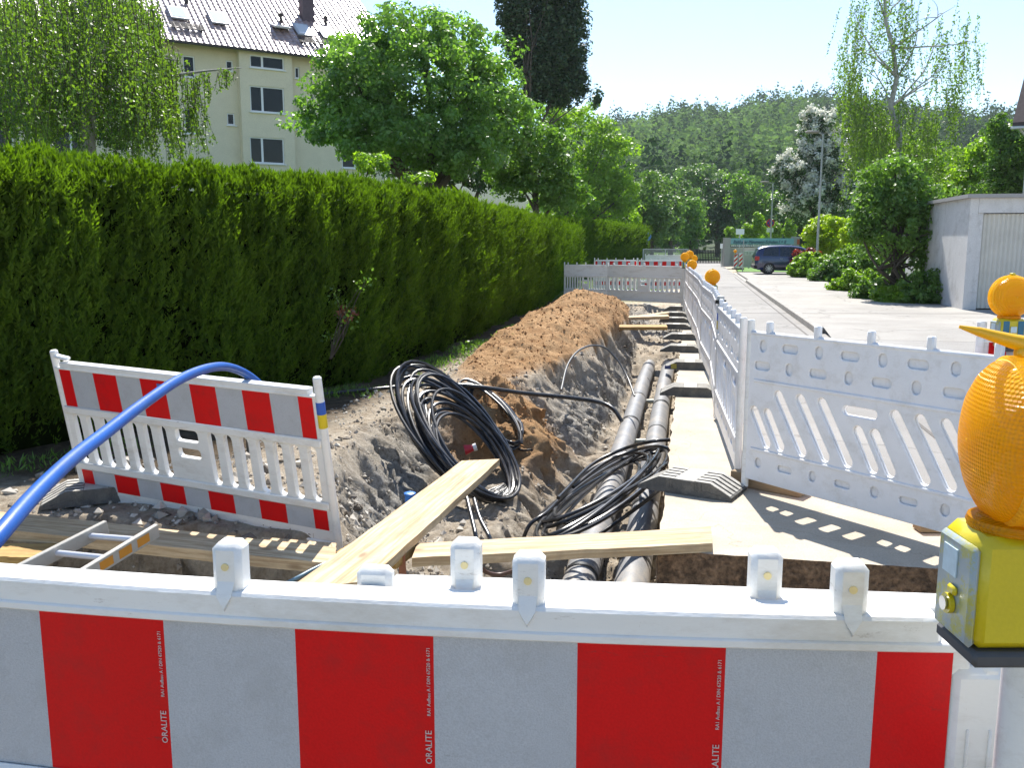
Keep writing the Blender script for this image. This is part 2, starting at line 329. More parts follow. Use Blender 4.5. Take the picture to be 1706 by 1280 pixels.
# ground material: dusty beige, orange sand on the spoil, grey broken layers on the trench wall, dark litter by the hedge
def ground_mat():
    m, nt, b, out = _new('earth'); N, L = nt.nodes, nt.links
    tc = N.new('ShaderNodeTexCoord'); src = tc.outputs['Object']
    def noise(sc, det=6, rg=.65):
        n = N.new('ShaderNodeTexNoise'); n.inputs['Scale'].default_value = sc; n.inputs['Detail'].default_value = det; n.inputs['Roughness'].default_value = rg; L.new(src, n.inputs['Vector']); return n.outputs['Fac']
    def ramp(f, c0, c1, p0=.35, p1=.65, mid=None):
        r = N.new('ShaderNodeValToRGB'); e = r.color_ramp.elements; e[0].position = p0; e[1].position = p1; e[0].color = tuple(c0)+(1,); e[1].color = tuple(c1)+(1,)
        if mid: x = e.new((p0+p1)/2); x.color = tuple(mid)+(1,)
        L.new(f, r.inputs[0]); return r.outputs[0]
    def attr(n): a = N.new('ShaderNodeAttribute'); a.attribute_name = n; return a.outputs['Fac']
    def mix(f, a, c):
        x = N.new('ShaderNodeMix'); x.data_type = 'RGBA'; L.new(f, x.inputs[0]); L.new(a, x.inputs[6]); L.new(c, x.inputs[7]); return x.outputs[2]
    fine = noise(38, 8, .8)
    beige = ramp(noise(7, 9, .75), (.34,.26,.18), (.66,.58,.46))
    sand = ramp(noise(4.5, 9, .7), (.33,.17,.07), (.62,.40,.21), .3, .7)
    grey = ramp(noise(21, 10, .9), (.11,.10,.085), (.66,.62,.55), .38, .60)
    lit = ramp(noise(9, 8, .8), (.045,.035,.022), (.17,.12,.075))
    grass = ramp(noise(12, 6, .8), (.035,.08,.015), (.10,.17,.03))
    c = mix(attr('grey'), beige, grey); c = mix(attr('sand'), c, sand); c = mix(attr('litter'), c, lit); c = mix(attr('grass'), c, grass)
    fm = N.new('ShaderNodeMapRange'); fm.inputs[1].default_value = .3; fm.inputs[2].default_value = .7; fm.inputs[3].default_value = .72; fm.inputs[4].default_value = 1.25; L.new(fine, fm.inputs[0])
    vm = N.new('ShaderNodeVectorMath'); vm.operation = 'SCALE'; L.new(c, vm.inputs[0]); L.new(fm.outputs[0], vm.inputs['Scale'])
    L.new(vm.outputs[0], b.inputs['Base Color']); b.inputs['Roughness'].default_value = .95; b.inputs['Specular IOR Level'].default_value = .15
    bp = N.new('ShaderNodeBump'); bp.inputs['Strength'].default_value = 1; bp.inputs['Distance'].default_value = .04; L.new(noise(30, 8, .85), bp.inputs['Height']); L.new(bp.outputs[0], b.inputs['Normal'])
    return m
glit = np.clip(sst(-3.0, -3.5, GX)*sst(60,50,GY)*sst(4.9,5.6,GY)*(1-np.clip(np.maximum(0,gz_)*6,0,1)) + .6*sst(4.5,4.35,GY)*sst(3.0,3.6,GY)*(GX<-.9), 0, 1)
ggrass = np.clip(sst(5.3, 5.8, GX)*sst(22,26,GY) + sst(24.5,27,GY)*sst(-.5,-1.2,GX) + sst(70,80,GY) + sst(-7,-9,GX), 0, 1)
g_me = np_mesh('ground', co, q, [ground_mat()], dict(sand=gsand, grey=ggrey, litter=glit, grass=ggrass), smooth=True)
go = bpy.data.objects.new('ground', g_me); COL.objects.link(go); tag(go, 'dusty earth with an open utility trench and orange sand spoil beside it', 'ground', kind='structure')

# loose stones: nobody could count them
def stones(name, label, pts, sizes, m):
    n = len(pts); r = _rng
    o8 = np.array([(1,0,0),(-1,0,0),(0,1,0),(0,-1,0),(0,0,1),(0,0,-1)], float)
    V = o8[None]*(.6+.8*r.random((n,6,1)))*sizes[:,None,None]; a = r.random(n)*6.28
    ca, sa = np.cos(a)[:,None], np.sin(a)[:,None]
    X = V[...,0]*ca-V[...,1]*sa; Y = V[...,0]*sa+V[...,1]*ca; tl = r.normal(size=(n,1))*.5
    V = np.stack([X, Y+V[...,2]*tl, V[...,2]*.8-Y*tl], -1)+pts[:,None,:]
    f8 = np.array([(0,2,4),(2,1,4),(1,3,4),(3,0,4),(2,0,5),(1,2,5),(3,1,5),(0,3,5)])
    Fq = (f8[None]+(np.arange(n)*6)[:,None,None]).reshape(-1,3)
    me = np_mesh(name, V.reshape(-1,3), Fq, [m], dict(rnd=np.repeat(r.random(n), 6)), k=3)
    o = bpy.data.objects.new(name, me); COL.objects.link(o); return tag(o, label, 'gravel', kind='stuff')
def stonemat(name, a, b_):
    m, nt, b, out = _new(name); N, L = nt.nodes, nt.links
    at = N.new('ShaderNodeAttribute'); at.attribute_name = 'rnd'; cr = N.new('ShaderNodeValToRGB'); cr.color_ramp.elements[0].color = a+(1,); cr.color_ramp.elements[1].color = b_+(1,)
    L.new(at.outputs['Fac'], cr.inputs[0]); L.new(cr.outputs[0], b.inputs['Base Color']); b.inputs['Roughness'].default_value = .9; b.inputs['Specular IOR Level'].default_value = .2; return m
n = 42000
sx = _rng.uniform(-4.6,-.12,n); sy = 3.7+_rng.random(n)**1.5*20
sz, s1, s2, s3 = ground_h(sx, sy)
keep = (_rng.random(n) < (.25+.9*s2+.5*s3+.3*s1)) & (sx > -3.5-(_rng.random(n)*1.5)*(sy<6))
sx, sy, sz, s1 = sx[keep], sy[keep], sz[keep], s1[keep]
size = (.006+.026*_rng.random(len(sx))**5+.006*_rng.random(len(sx)))*(1+.4*(sy<6))
ms = s1 > .5
stones('gravel', 'loose grey and brown gravel and broken asphalt on the trench walls and floor', np.stack([sx,sy,sz+size*.2],-1)[~ms], size[~ms], stonemat('grit', (.12,.10,.08), (.62,.57,.49)))
stones('sand_clods', 'orange sandy clods scattered over the spoil heap', np.stack([sx,sy,sz+size*.2],-1)[ms], size[ms]*.8, stonemat('clod', (.26,.13,.05), (.56,.36,.19)))

# ------------------------------------------------------------------ road, slab, pavement
M_slab = mat('sandy concrete', (.47,.405,.315), .9, .12, 2.5, .5, 90, dirt=(.40,.28,.17), dirt_amt=.5, dscale=2.2, fine=.12)
M_edge = mat('broken concrete edge', (.17,.105,.06), .95, .5, 14, 2.5, 45, dirt=(.03,.018,.011), dirt_amt=.85, dscale=11, fine=.5)
M_road = mat('worn asphalt', (.275,.262,.245), .9, .08, 1.1, .5, 160, dirt=(.21,.19,.16), dirt_amt=.5, dscale=1.0, fine=.2)
M_walk = mat('pale paving', (.34,.32,.29), .9, .08, 1.2, .4, 120, dirt=(.24,.21,.175), dirt_amt=.5, dscale=1.0, fine=.16)
for _m in (M_road, M_walk): cracked(_m, .35, .010, .4)
cracked(M_slab, .9, .005, .28); scuffed(M_slab, (.28,.20,.13), .45, 3, (1,1,1), .60)
M_kerb = mat('kerb granite', (.33,.31,.28), .85, .2, 12, .4, 80, fine=.2)
M_tar = mat('tar joint', (.10,.09,.08), .8, .2, 10)
def edge_pts(x0, y0, x1, y1, n, amp, seed):
    r = random.Random(seed); return [(x0+(x1-x0)*i/n + (r.uniform(-amp,amp) if 0 < i < n else 0)*(abs(y1-y0)>.1), y0+(y1-y0)*i/n + (r.uniform(-amp,amp) if 0 < i < n else 0)*(abs(x1-x0)>.1)) for i in range(n+1)]
b = MB(); poly = edge_pts(-.13,4.7,3.3,4.7,60,.006,1)+[(3.3,5.0),(.62,6.42),(.5,8.5),(.4,12),(.3,16),(.02,24),(-.13,24)]+edge_pts(-.13,24,-.13,4.7,160,.012,2)[1:-1]
b.prism(poly, -.2, 0, 1, 0); o = b.build('pavement_slab', [M_slab, M_edge]); tag(o, 'sandy concrete slab edging the trench', 'slab', kind='structure')
b = MB(); b.prism([(3.304,4.7),(14,4.7),(14,17.2),(2.28,17.2),(2.28,75),(-.13,75),(-.13,24.004),(.024,24.004),(.304,16),(.404,12),(.504,8.5),(.624,6.424),(3.304,5.004)], -.2, 0, 1, 0)
o = b.build('road', [M_road, M_edge]); tag(o, 'pale sunlit asphalt street', 'road', kind='structure')
b = MB(); b.add([(2.44,16.2,.002),(14,16.2,.002),(14,17.2,.1),(2.44,17.2,.1)],[(0,1,2,3)]); b.prism([(2.44,17.2),(40,17.2),(40,24.4),(6.7,24.4),(5.4,26),(5.4,40),(26,40),(26,50),(2.44,50)], -.1, .1, 0)
o = b.build('pavement', [M_walk]); tag(o, 'pale paved footway and garage drive on the right', 'pavement', kind='structure')
b = MB(); y = 17.2; r = random.Random(4)
while y < 39: b.box((2.36,y+.495,.0), (.155,.985,.24+r.uniform(-.004,.004)), 0, bev=.012); y += 1.0
b.box((2.36,45,-.03), (.155,12,.10))
o = b.build('kerb', [M_kerb]); tag(o, 'grey granite kerb stones along the footway', 'kerb', kind='structure')
b = MB(); b.box((2.1,25,.002), (.035,40,.004)); b.box((4.6,13.3,.002),(.03,8.4,.004),rot=Matrix.Rotation(math.radians(-72),3,'Z'))
b.box((2.44+1.5,21,.102),(.02,7,.004),rot=Matrix.Rotation(math.radians(-80),3,'Z'))
o = b.build('road_joint', [M_tar]); tag(o, 'dark tar joints in the asphalt', 'joint', kind='structure')
# far end of the street
b = MB(); b.prism([(-6,75),(40,75),(40,86),(-30,86),(-30,80),(-6,80)], -.1, 0, 0); o = b.build('cross_road', [M_road]); tag(o, 'side street at the far end', 'road', kind='structure')
b = MB(); b.prism([(2.6,52),(22,51),(22,74),(3.2,74)], -.05, .08, 0); o = b.build('lawn', [mat('lawn grass',(.10,.22,.025),.9,.3,3,1,30)]); tag(o, 'bright green lawn by the school entrance', 'lawn', kind='structure')
# ------------------------------------------------------------------ barrier materials
M_pl = mat('white barrier plastic', (.80,.795,.77), .42, .03, 4, .08, 220, dirt=(.42,.36,.27), dirt_amt=.55, dscale=9, stretch=(.35,1,1))
M_plb = mat('white back plastic', (.82,.825,.84), .5, .04, 5, .15, 160, dirt=(.46,.42,.35), dirt_amt=.45, dscale=7)
M_red = mat('red reflective film', (.66,.004,.006), .45, .05, 3, .06, 300, spec=.22, fine=.05, dirt=(.36,.02,.02), dirt_amt=.55, dscale=11)
M_gry = mat('silver reflective film', (.46,.48,.515), .38, .04, 3, .25, 420, spec=.5, fine=.10, dirt=(.33,.33,.33), dirt_amt=.5, dscale=10)
scuffed(M_red, (.30,.03,.03), .6, 6, (1,1,4), .64); scuffed(M_gry, (.20,.19,.18), .45, 6, (1,1,4), .64); scuffed(M_pl, (.30,.25,.19), .5, 7, (1,1,4), .62); scuffed(M_plb, (.30,.26,.21), .4, 5, (1,1,4), .64)
M_txt = mat('white print', (.62,.50,.48), .5, .03)
M_hole = mat('cream peg', (.80,.66,.33), .5, .1, 20)
M_blue = mat('blue tape', (.02,.10,.45), .4, .1)
M_yel = mat('yellow paint', (.68,.50,.01), .4, .12, 8)
M_orng = mat('orange tape', (.75,.22,.03), .45, .1)
M_rub = mat('recycled black rubber', (.10,.098,.092), .75, .25, 14, .6, 120, dirt=(.30,.27,.22), dirt_amt=.6, dscale=5)
M_rubtop = mat('dusty rubber top', (.46,.44,.40), .85, .2, 14, .6, 120, dirt=(.12,.11,.10), dirt_amt=.5, dscale=8)
# --- panel built once per kind, local x -1..1, z 0..1, film on the -y side, pockets on the +y side
def plate_to(mb, me, yoff, mi=0):       # plate lies in XY (thickness z) -> stand it in XZ
    mb.merge(me, mi, Matrix.Translation((0, yoff, 0)) @ Matrix.Rotation(math.pi/2, 4, 'X'))
def panel_slotted():
    out = rrect(-.975,.03,.975,.965,.03)[:8]+[(.94,.966),(.925,.998),(-.925,.998),(-.94,.966)]+rrect(-.975,.03,.975,.965,.03)[8:]; holes = []
    for sg in (-1, 1):
        for k in range(7):
            x = sg*(.19+.118*k); holes.append(capsule(x,.36,x,.63,.030))
    holes += [rrect(-.085,.58,.085,.655,.02), rrect(-.085,.475,.085,.535,.02)]
    m = MB(); plate_to(m, plate(out, holes, .036, .005), 0)
    for z, h in ((.69,.05),(.305,.05),(.06,.045)): m.box((0,-.024,z), (1.95,.016,h), bev=.007)
    m.box((0,.0,.984), (1.86,.056,.039), bev=.004); m.box((0,-.0255,.9655),(1.95,.012,.012),bev=.002)
    return m
def panel_diag():
    out = rrect(-.985,.0,.985,1.0,.03); slots = []
    def S(u, zt, zb, dx, r=.033): slots.append(capsule(1-u, zt, 1-u-dx, zb, r))
    for u in (.25,.42,.58,1.07,1.22,1.37): S(u+.02,.60,.27,.205)
    for u in (.08,.19,.86,.97,1.64,1.75): S(u,.47,.27,.115)
    slots += [rrect(1-.98,.555,1-.75,.61,.025), rrect(1-1.78,.555,1-1.56,.61,.025)]
    pk = []
    for i in range(9):
        c = .13+.215*i
        pk.append(rrect(1-c-.055,.125-.02,1-c+.055,.125+.02,.018) if i % 2 else capsule(1-c,.12,1-c,.135,.026))
        for z, sh in ((.905,0),(.775,1)):
            pk.append(rrect(1-c-.062,z-.026,1-c+.062,z+.026,.022) if (i+sh) % 2 else capsule(1-c,z-.012,1-c,z+.012,.027))
    m = MB(); plate_to(m, plate(out, slots, .016, .002), -.012)
    plate_to(m, plate(out, slots+pk, .018, .007), .008)
    for z in (.675,.215): m.box((0,.020,z), (1.86,.012,.022), bev=.005)
    m.box((0,-.002,.985), (1.95,.05,.03), bev=.01)
    return m
me_slot = panel_slotted(); me_diag = panel_diag()
def bend(mb, c):
    if c and (max(v.x for v in mb.V)-min(v.x for v in mb.V)) > .12:
        bm = bmesh.new(); vs_ = [bm.verts.new(v) for v in mb.V]
        for f, k in zip(mb.F, mb.M):
            try: bm.faces.new([vs_[i] for i in f]).material_index = k
            except ValueError: pass
        for i in range(-9, 10): bmesh.ops.bisect_plane(bm, geom=bm.verts[:]+bm.edges[:]+bm.faces[:], plane_co=(i*.1+.003,0,0), plane_no=(1,0,0), dist=1e-6)
        bm.verts.index_update(); mb.V = [v.co.copy() for v in bm.verts]; mb.F = [tuple(v.index for v in f.verts) for f in bm.faces]; mb.M = [f.material_index for f in bm.faces]; bm.free()
    if c: mb.V = [Vector((v.x, v.y+c*((v.x-.29)**2-.0), v.z)) for v in mb.V]
    return mb
def make_barrier(name, label, kind, film=True, tabs=(), tabw=.042, tabh=.068, posts=True, bow=0.0, text=False, group=None, pocket_film=False, rows=None, tape=False, seg=24):
    t = thing(name, label, 'safety barrier', group=group)
    src = me_slot if kind == 'slot' else me_diag
    m = MB(); m.V = [v.copy() for v in src.V]; m.F = list(src.F); m.M = list(src.M)
    bend(m, bow).build('panel', M_pl if kind == 'slot' else M_plb, t, smooth=True)
    rows = rows or (((.960,.715),(.275,.15)) if kind == 'slot' else ((.945,.70),(.19,.05)))
    if film:
        n = 10
        for i, (zt, zb) in enumerate(rows):
            m = MB(); w = 1.90/n; y = -.0205 if kind == 'slot' else -.0225
            for k in range(-1, n):
                x0 = -.95+(k+.5)*w; x1 = x0+w; x0 = max(x0,-.95); x1 = min(x1,.95); cnt = max(1, int((x1-x0)*seg))
                for s in range(cnt):
                    a = x0+(x1-x0)*s/cnt; b_ = x0+(x1-x0)*(s+1)/cnt
                    m.add([(a,y,zb),(b_,y,zb),(b_,y,zt),(a,y,zt)], [(0,1,2,3)], 0 if k % 2 else 1)
            bend(m, bow).build('reflective_film', [M_red, M_gry], t, fix=False)
    if text:
        for k in (1,3,5,7):
            xe = -.95+(k+1.5)*.19
            m = MB()
            R = Matrix.Rotation(math.pi/2, 4, 'X') @ Matrix.Rotation(math.pi/2, 4, 'Z')
            m.merge(text_mesh('ORALITE', .0125), 0, Matrix.Translation((xe-.004,-.0215,.772)) @ R); bend(m, bow).build('film_logo', M_txt, t, fix=False); m = MB()
            m.merge(text_mesh('RA1 Aufbau A / DIN 67520 & 6171', .0068), 0, Matrix.Translation((xe-.005,-.0215,.842)) @ R)
            bend(m, bow).build('film_print', M_txt, t, fix=False)
    for x in tabs:
        m = MB(); m.box((x,0,1.0+tabh/2-.01), (tabw,.040,tabh+.02), bev=.008)
        m.add([(x-tabw*.25,-.0305,.999),(x+tabw*.25,-.0305,.999),(x,-.0325,.982),(x-tabw*.3,-.018,1.02),(x+tabw*.3,-.018,1.02),(x,-.02,.968)], [(0,2,1),(0,1,4,3),(0,3,5,2),(1,2,5,4)])
        tb = bend(m, bow).build('top_tab', M_pl if kind == 'slot' else M_plb, t, smooth=True)
        m = MB(); m.lathe([(.0052,0),(.0052,.003)], 12, (x,-.0225,1.0+tabh*.55), 'Y'); bend(m, bow).build('peg_hole', M_hole, tb)
    if posts:
        for sg in (-1, 1):
            m = MB(); m.tube([(sg*.985,0,-.06),(sg*.985,0,.995),(sg*.985,0,1.065),(sg*.985,0,1.072)], [.024,.024,.024,.018], 16)
            p = bend(m, bow).build('end_post', M_pl, t, smooth=True)
            if tape and sg == tape:
                m = MB(); m.tube([(sg*.985,0,.86),(sg*.985,0,.93)], .0255, 16); bend(m,bow).build('blue_tape', M_blue, p, smooth=True)
                m = MB(); m.tube([(sg*.985,0,.78),(sg*.985,0,.86)], .0253, 16); bend(m,bow).build('yellow_tape', M_yel, p, smooth=True)
    return t
def make_foot(label, group):
    t = thing('footing_block', label, 'barrier foot', group=group)
    m = MB(); L_, H_ = .44, .11
    prof = [(-L_,.0),(L_,.0),(L_,.025),(L_-.20,H_),(-L_+.20,H_),(-L_,.025)]
    for k in range(5):
        y0 = -.18+.36*k/5; m.prismy([(x,z) for x,z in prof], y0+.006, y0+.072-.014)
    core = [(-L_+.005,.0),(L_-.005,.0),(L_-.005,.012),(L_-.22,.045),(-L_+.22,.045),(-L_+.005,.012)]
    m.prismy(core, -.178, .178)
    m.box((0,0,.055), (.20,.358,.104)); m.box((.15,0,.05),(.03,.358,.112)); m.box((-.15,0,.05),(.03,.358,.112))
    for sg in (-1,1):
        m.prismy([(sg*(L_),0),(sg*(L_),.022),(sg*(L_-.03),.036),(sg*(L_-.03),0)][::sg], -.179, .179)
    m.build('foot_plate', M_rub, t)
    m = MB()
    for k in range(5):
        y0 = -.18+.36*k/5
        for sg in (-1,1):
            a, b_ = (sg*(L_-.015),.033), (sg*(L_-.2),H_+.0015)
            m.add([(a[0],y0+.010,a[1]+.001),(a[0],y0+.054,a[1]+.001),(b_[0],y0+.054,b_[1]),(b_[0],y0+.010,b_[1])], [(0,1,2,3)])
        m.add([(-L_+.2,y0+.010,H_+.0015),(-L_+.2,y0+.054,H_+.0015),(-.1,y0+.054,H_+.0015),(-.1,y0+.010,H_+.0015)], [(0,1,2,3)])
        m.add([(L_-.2,y0+.010,H_+.0015),(L_-.2,y0+.054,H_+.0015),(.1,y0+.054,H_+.0015),(.1,y0+.010,H_+.0015)], [(0,1,2,3)])
    m.box((0,0,.1085),(.19,.34,.004))
    m.build('tread', M_rubtop, t)
    return t
# front barrier, right against the camera
TABS = (-.82,-.41,0,.41,.82)
def place(t, x, y, z, rz): t.location = (x,y,z); t.rotation_euler = (0,0,rz); return t
TH = math.radians(4.923)
fb = make_barrier('barrier', 'large red and silver striped barrier filling the foreground', 'slot', tabs=TABS, posts=False, bow=.06, text=True, group='red and white barriers')
place(fb, -.316-math.cos(TH)*.29-math.sin(TH)*.0, 1.067-math.sin(TH)*.29+.021, .181, TH)
m = MB(); m.box((1.0,0,.47), (.05,.045,.96), bev=.018); m.box((.985,-.012,.47),(.075,.03,.93),bev=.012)
for dx in (-.012,.016): m.box((.985+dx,-.028,.80), (.004,.006,.11), bev=.002)
bend(m,.06).build('end_frame', M_pl, fb, smooth=True)
m = MB(); m.box((.19,.048,.998), (.05,.03,.05), bev=.008); bend(m,.06).build('rail_hook', M_pl, fb, smooth=True)
rb = make_barrier('barrier', 'barrier doubled up just behind the foreground barrier, rail and two tabs showing', 'slot', tabs=TABS, posts=False, bow=.0, group='red and white barriers')
cu = .845
place(rb, -.316+math.cos(TH)*cu-math.sin(TH)*.085, 1.067+math.sin(TH)*cu+math.cos(TH)*.105, .172, TH+.015)
m = MB(); m.box((-.985,0,.5), (.04,.04,.98), bev=.012); m.build('end_frame', M_pl, rb, smooth=True)
# white upright beside the lamp
lp = P(1700,1200,1.02)
m = MB(); m.tube([(0,0,-.0),(0,0,1.11)], .024, 20); t = thing('barrier_post', 'white tube upright carrying the big amber lamp', 'post', (lp.x+.0,lp.y,.08)); m.build('tube', M_pl, t, smooth=True)
# leaning striped barrier on the left
lb = make_barrier('barrier', 'striped barrier with vertical slots tilting over planks and ladder on the left', 'slot', group='red and white barriers', tape=1)
uu = Vector((.97663,-.21344,-.02525)); hh = Vector((-.01462,-.18317,.98297)); yy = hh.cross(uu)
lb.matrix_world = Matrix.Translation((-2.8888,4.8109,-.0847)) @ Matrix((uu, yy, hh)).transposed().to_4x4()
if yy.y < 0: lb.matrix_world = Matrix.Translation((-2.8888,4.8109,-.0847)) @ Matrix((uu, -yy, hh)).transposed().to_4x4()
m = MB(); m.box((-.93,0,1.03),(.12,.045,.022),bev=.008, rot=Matrix.Rotation(.12,3,'Y')); m.build('rail_clip', M_pl, lb, smooth=True)
m = MB(); m.box((-.11,-.023,.925),(.085,.003,.022)); m.build('sticker', mat('blue sticker',(.12,.17,.45),.4,.1), lb)
# red striped barrier far right behind the second lamp
q = P(1630,557,4.75)
b2 = make_barrier('barrier', 'red and white barrier end under the amber lamp at the right edge', 'slot', tabs=TABS, group='red and white barriers')
place(b2, q.x+math.cos(YAW)*1.0, q.y+math.sin(YAW)*1.0, q.z-1.0, YAW)
# white panels along the street side of the trench (backs towards the trench)
pb = make_barrier('barrier', 'near white barrier back with diagonal slots running to the right edge', 'diag', tabs=[1-.17-.366*k for k in range(5)], group='white barrier backs', tape=False)
TR = -.7748; place(pb, .388+math.cos(TR), 6.056+math.sin(TR), .083, TR+math.pi)
run = [(.36,6.2),(.27,8.45),(.27,10.5),(.17,12.6),(.14,14.6),(.06,16.8),(-.03,19),(-.1,21.2),(-.17,23.8)]
names = ['white barrier back seen edge-on, its near post wound with blue and yellow tape', 'second white barrier back along the trench, slots showing at a slant',
 'third white barrier back along the trench', 'fourth white barrier back along the trench', 'fifth white barrier back along the trench',
 'sixth white barrier back along the trench', 'seventh white barrier back along the trench', 'last white barrier back of the row at the far cross barrier']
proto = None
for i in range(8):
    (x0,y0),(x1,y1) = run[i], run[i+1]
    if i == 0: o = make_barrier('barrier', names[0], 'diag', tabs=[1-.17-.366*k for k in range(5)], group='white barrier backs', tape=1)
    elif i == 1: proto = o = make_barrier('barrier', names[1], 'diag', tabs=[1-.17-.366*k for k in range(5)], group='white barrier backs')
    else: o = copy_tree(proto, label=names[i])
    dx, dy = x1-x0, y1-y0; Ln = math.hypot(dx, dy)
    # local +y (pockets) must face the trench (-X): local x runs from far to near
    place(o, (x0+x1)/2, (y0+y1)/2, .083, math.atan2(-dy,-dx)+0.0); 
    n_y = Vector((-math.sin(o.rotation_euler.z), math.cos(o.rotation_euler.z)))
    if n_y.x > 0: o.rotation_euler.z += math.pi
    o.scale = (Ln/2*.995,1,1)
# black clamp cap on a post
q = Vector((.275,8.42,1.16)); m = MB(); m.tube([(q.x,q.y,1.10),(q.x,q.y,1.135)], .05, 14, 0); m.tube([(q.x,q.y,1.13),(q.x,q.y,1.17)], .032, 14, 1)
t = thing('post_cap', 'black clamp with grey cap on the post between two white barriers', 'clamp', (0,0,0)); m.build('clamp', [mat('black plastic',(.02,.02,.02),.5,.1), mat('grey cap',(.55,.55,.53),.5,.1)], t, smooth=True)
ft0 = make_foot('black rubber foot nearest the camera on the right, striped ramp over the slab edge', 'barrier feet')
place(ft0, .05, 5.98, .003, math.radians(-20)); ft0.scale = (.74,.95,.9)
flabels = ['second rubber foot from the camera beside the pipes', 'dark rubber foot with blue and yellow end marks beside the pipes', 'fourth rubber foot along the trench', 'fifth rubber foot along the trench', 'rubber foot with a plank end lying against it', 'rubber foot behind the plank ends', 'seventh rubber foot along the trench','farthest rubber foot by the cross barrier']
for (x,y), lb_ in zip([(.03,9.9),(.02,12.0),(-.1,13.9),(-.12,15.7),(-.25,17.6),(-.3,19.1),(-.33,20.6),(-.3,22.6)], flabels):
    o = copy_tree(ft0, label=lb_); place(o, x, y, .003 if x > -.2 else .003, random.Random(int(y*10)).uniform(-.05,.05))
o = copy_tree(ft0, label='black rubber foot at the left end of the leaning barrier'); place(o, -3.75, 4.98, .01, math.radians(35))
m = MB(); m.box((-.28,-.183,.045),(.10,.006,.07),0); m.box((-.39,-.183,.03),(.10,.006,.045),1)
o = [x for x in SC.objects if x.get('label') == flabels[1]][0]; m.build('end_mark', [mat('dull yellow',(.32,.27,.04),.6,.1), mat('dull blue',(.05,.07,.2),.6,.1)], o)
# wooden block under the right panel
b_ = MB(); b_.box((0,0,.05),(.5,.14,.098),bev=.004); t = thing('wood_block', 'small timber block wedged under the white barrier', 'block', (.56,6.08,.002), math.radians(-30))
M_wood = woodmat('pale plank', (.62,.48,.30), (.40,.27,.14), (.30,.22,.14), .6)
M_wood2 = mat('weathered plank', (.30,.21,.12), .85, .2, 5, .5, 60, dirt=(.12,.085,.05), dirt_amt=.6, dscale=5, stretch=(.3,4,4), fine=.12)
M_woody = woodmat('yellow plank', (.52,.33,.11), (.33,.18,.05), (.20,.13,.06), .5)
b_.build('block', M_wood2, t)
m = MB(); m.box((0,0,.03),(.34,.1,.055),bev=.004); q = W(1575,885,0); t = thing('wood_block', 'timber wedge under the right end of the slotted white barrier', 'block', (q.x,q.y,.003), .2); m.build('block', M_wood2, t)
# cross barriers closing the trench at the far end
cross = [((940,452,25.2),(1012,450,24.8)), ((1012,450,24.8),(1139,446,23.2))]
cl = ['left white slotted barrier across the far end of the trench beside the hedge', 'right white slotted barrier across the far end of the trench']
xb_ = None
for (a, b2_), lbx in zip(cross, cl):
    A, B = W(a[0],505,0), W(b2_[0],505,0)
    A = P(a[0],a[1],a[2]); B = P(b2_[0],b2_[1],b2_[2])
    xb_ = make_barrier('barrier', lbx, 'slot', film=False, tabs=TABS, group='white barriers across the trench') if xb_ is None else copy_tree(xb_, label=lbx)
    place(xb_, (A.x+B.x)/2, (A.y+B.y)/2, .05, math.atan2(B.y-A.y,B.x-A.x)); xb_.scale = ((B-A).length/2,1,1.0)
rw = None
for i, (xa, xc_, d, ylab, lbx) in enumerate([(990,1062,30.5,436,'left red and white barrier in the row beyond the trench'), (1062,1137,30,438,'right red and white barrier in the row beyond the trench')]):
    A, B = P(xa,ylab,d), P(xc_,ylab,d)
    rw = make_barrier('barrier', lbx, 'slot', tabs=TABS, group='red and white barriers beyond the trench') if rw is None else copy_tree(rw, label=lbx)
    place(rw, (A.x+B.x)/2, (A.y+B.y)/2, .08, math.atan2(B.y-A.y,B.x-A.x)); rw.scale = ((B-A).length/2,1,1)
A, B = P(1075,424,44), P(1143,424,44)
o = copy_tree(xb_, label='white barrier farthest down the street, below the grey railing'); place(o, (A.x+B.x)/2, (A.y+B.y)/2, .06, math.atan2(B.y-A.y,B.x-A.x)); o.scale=((B-A).length/2,1,1)

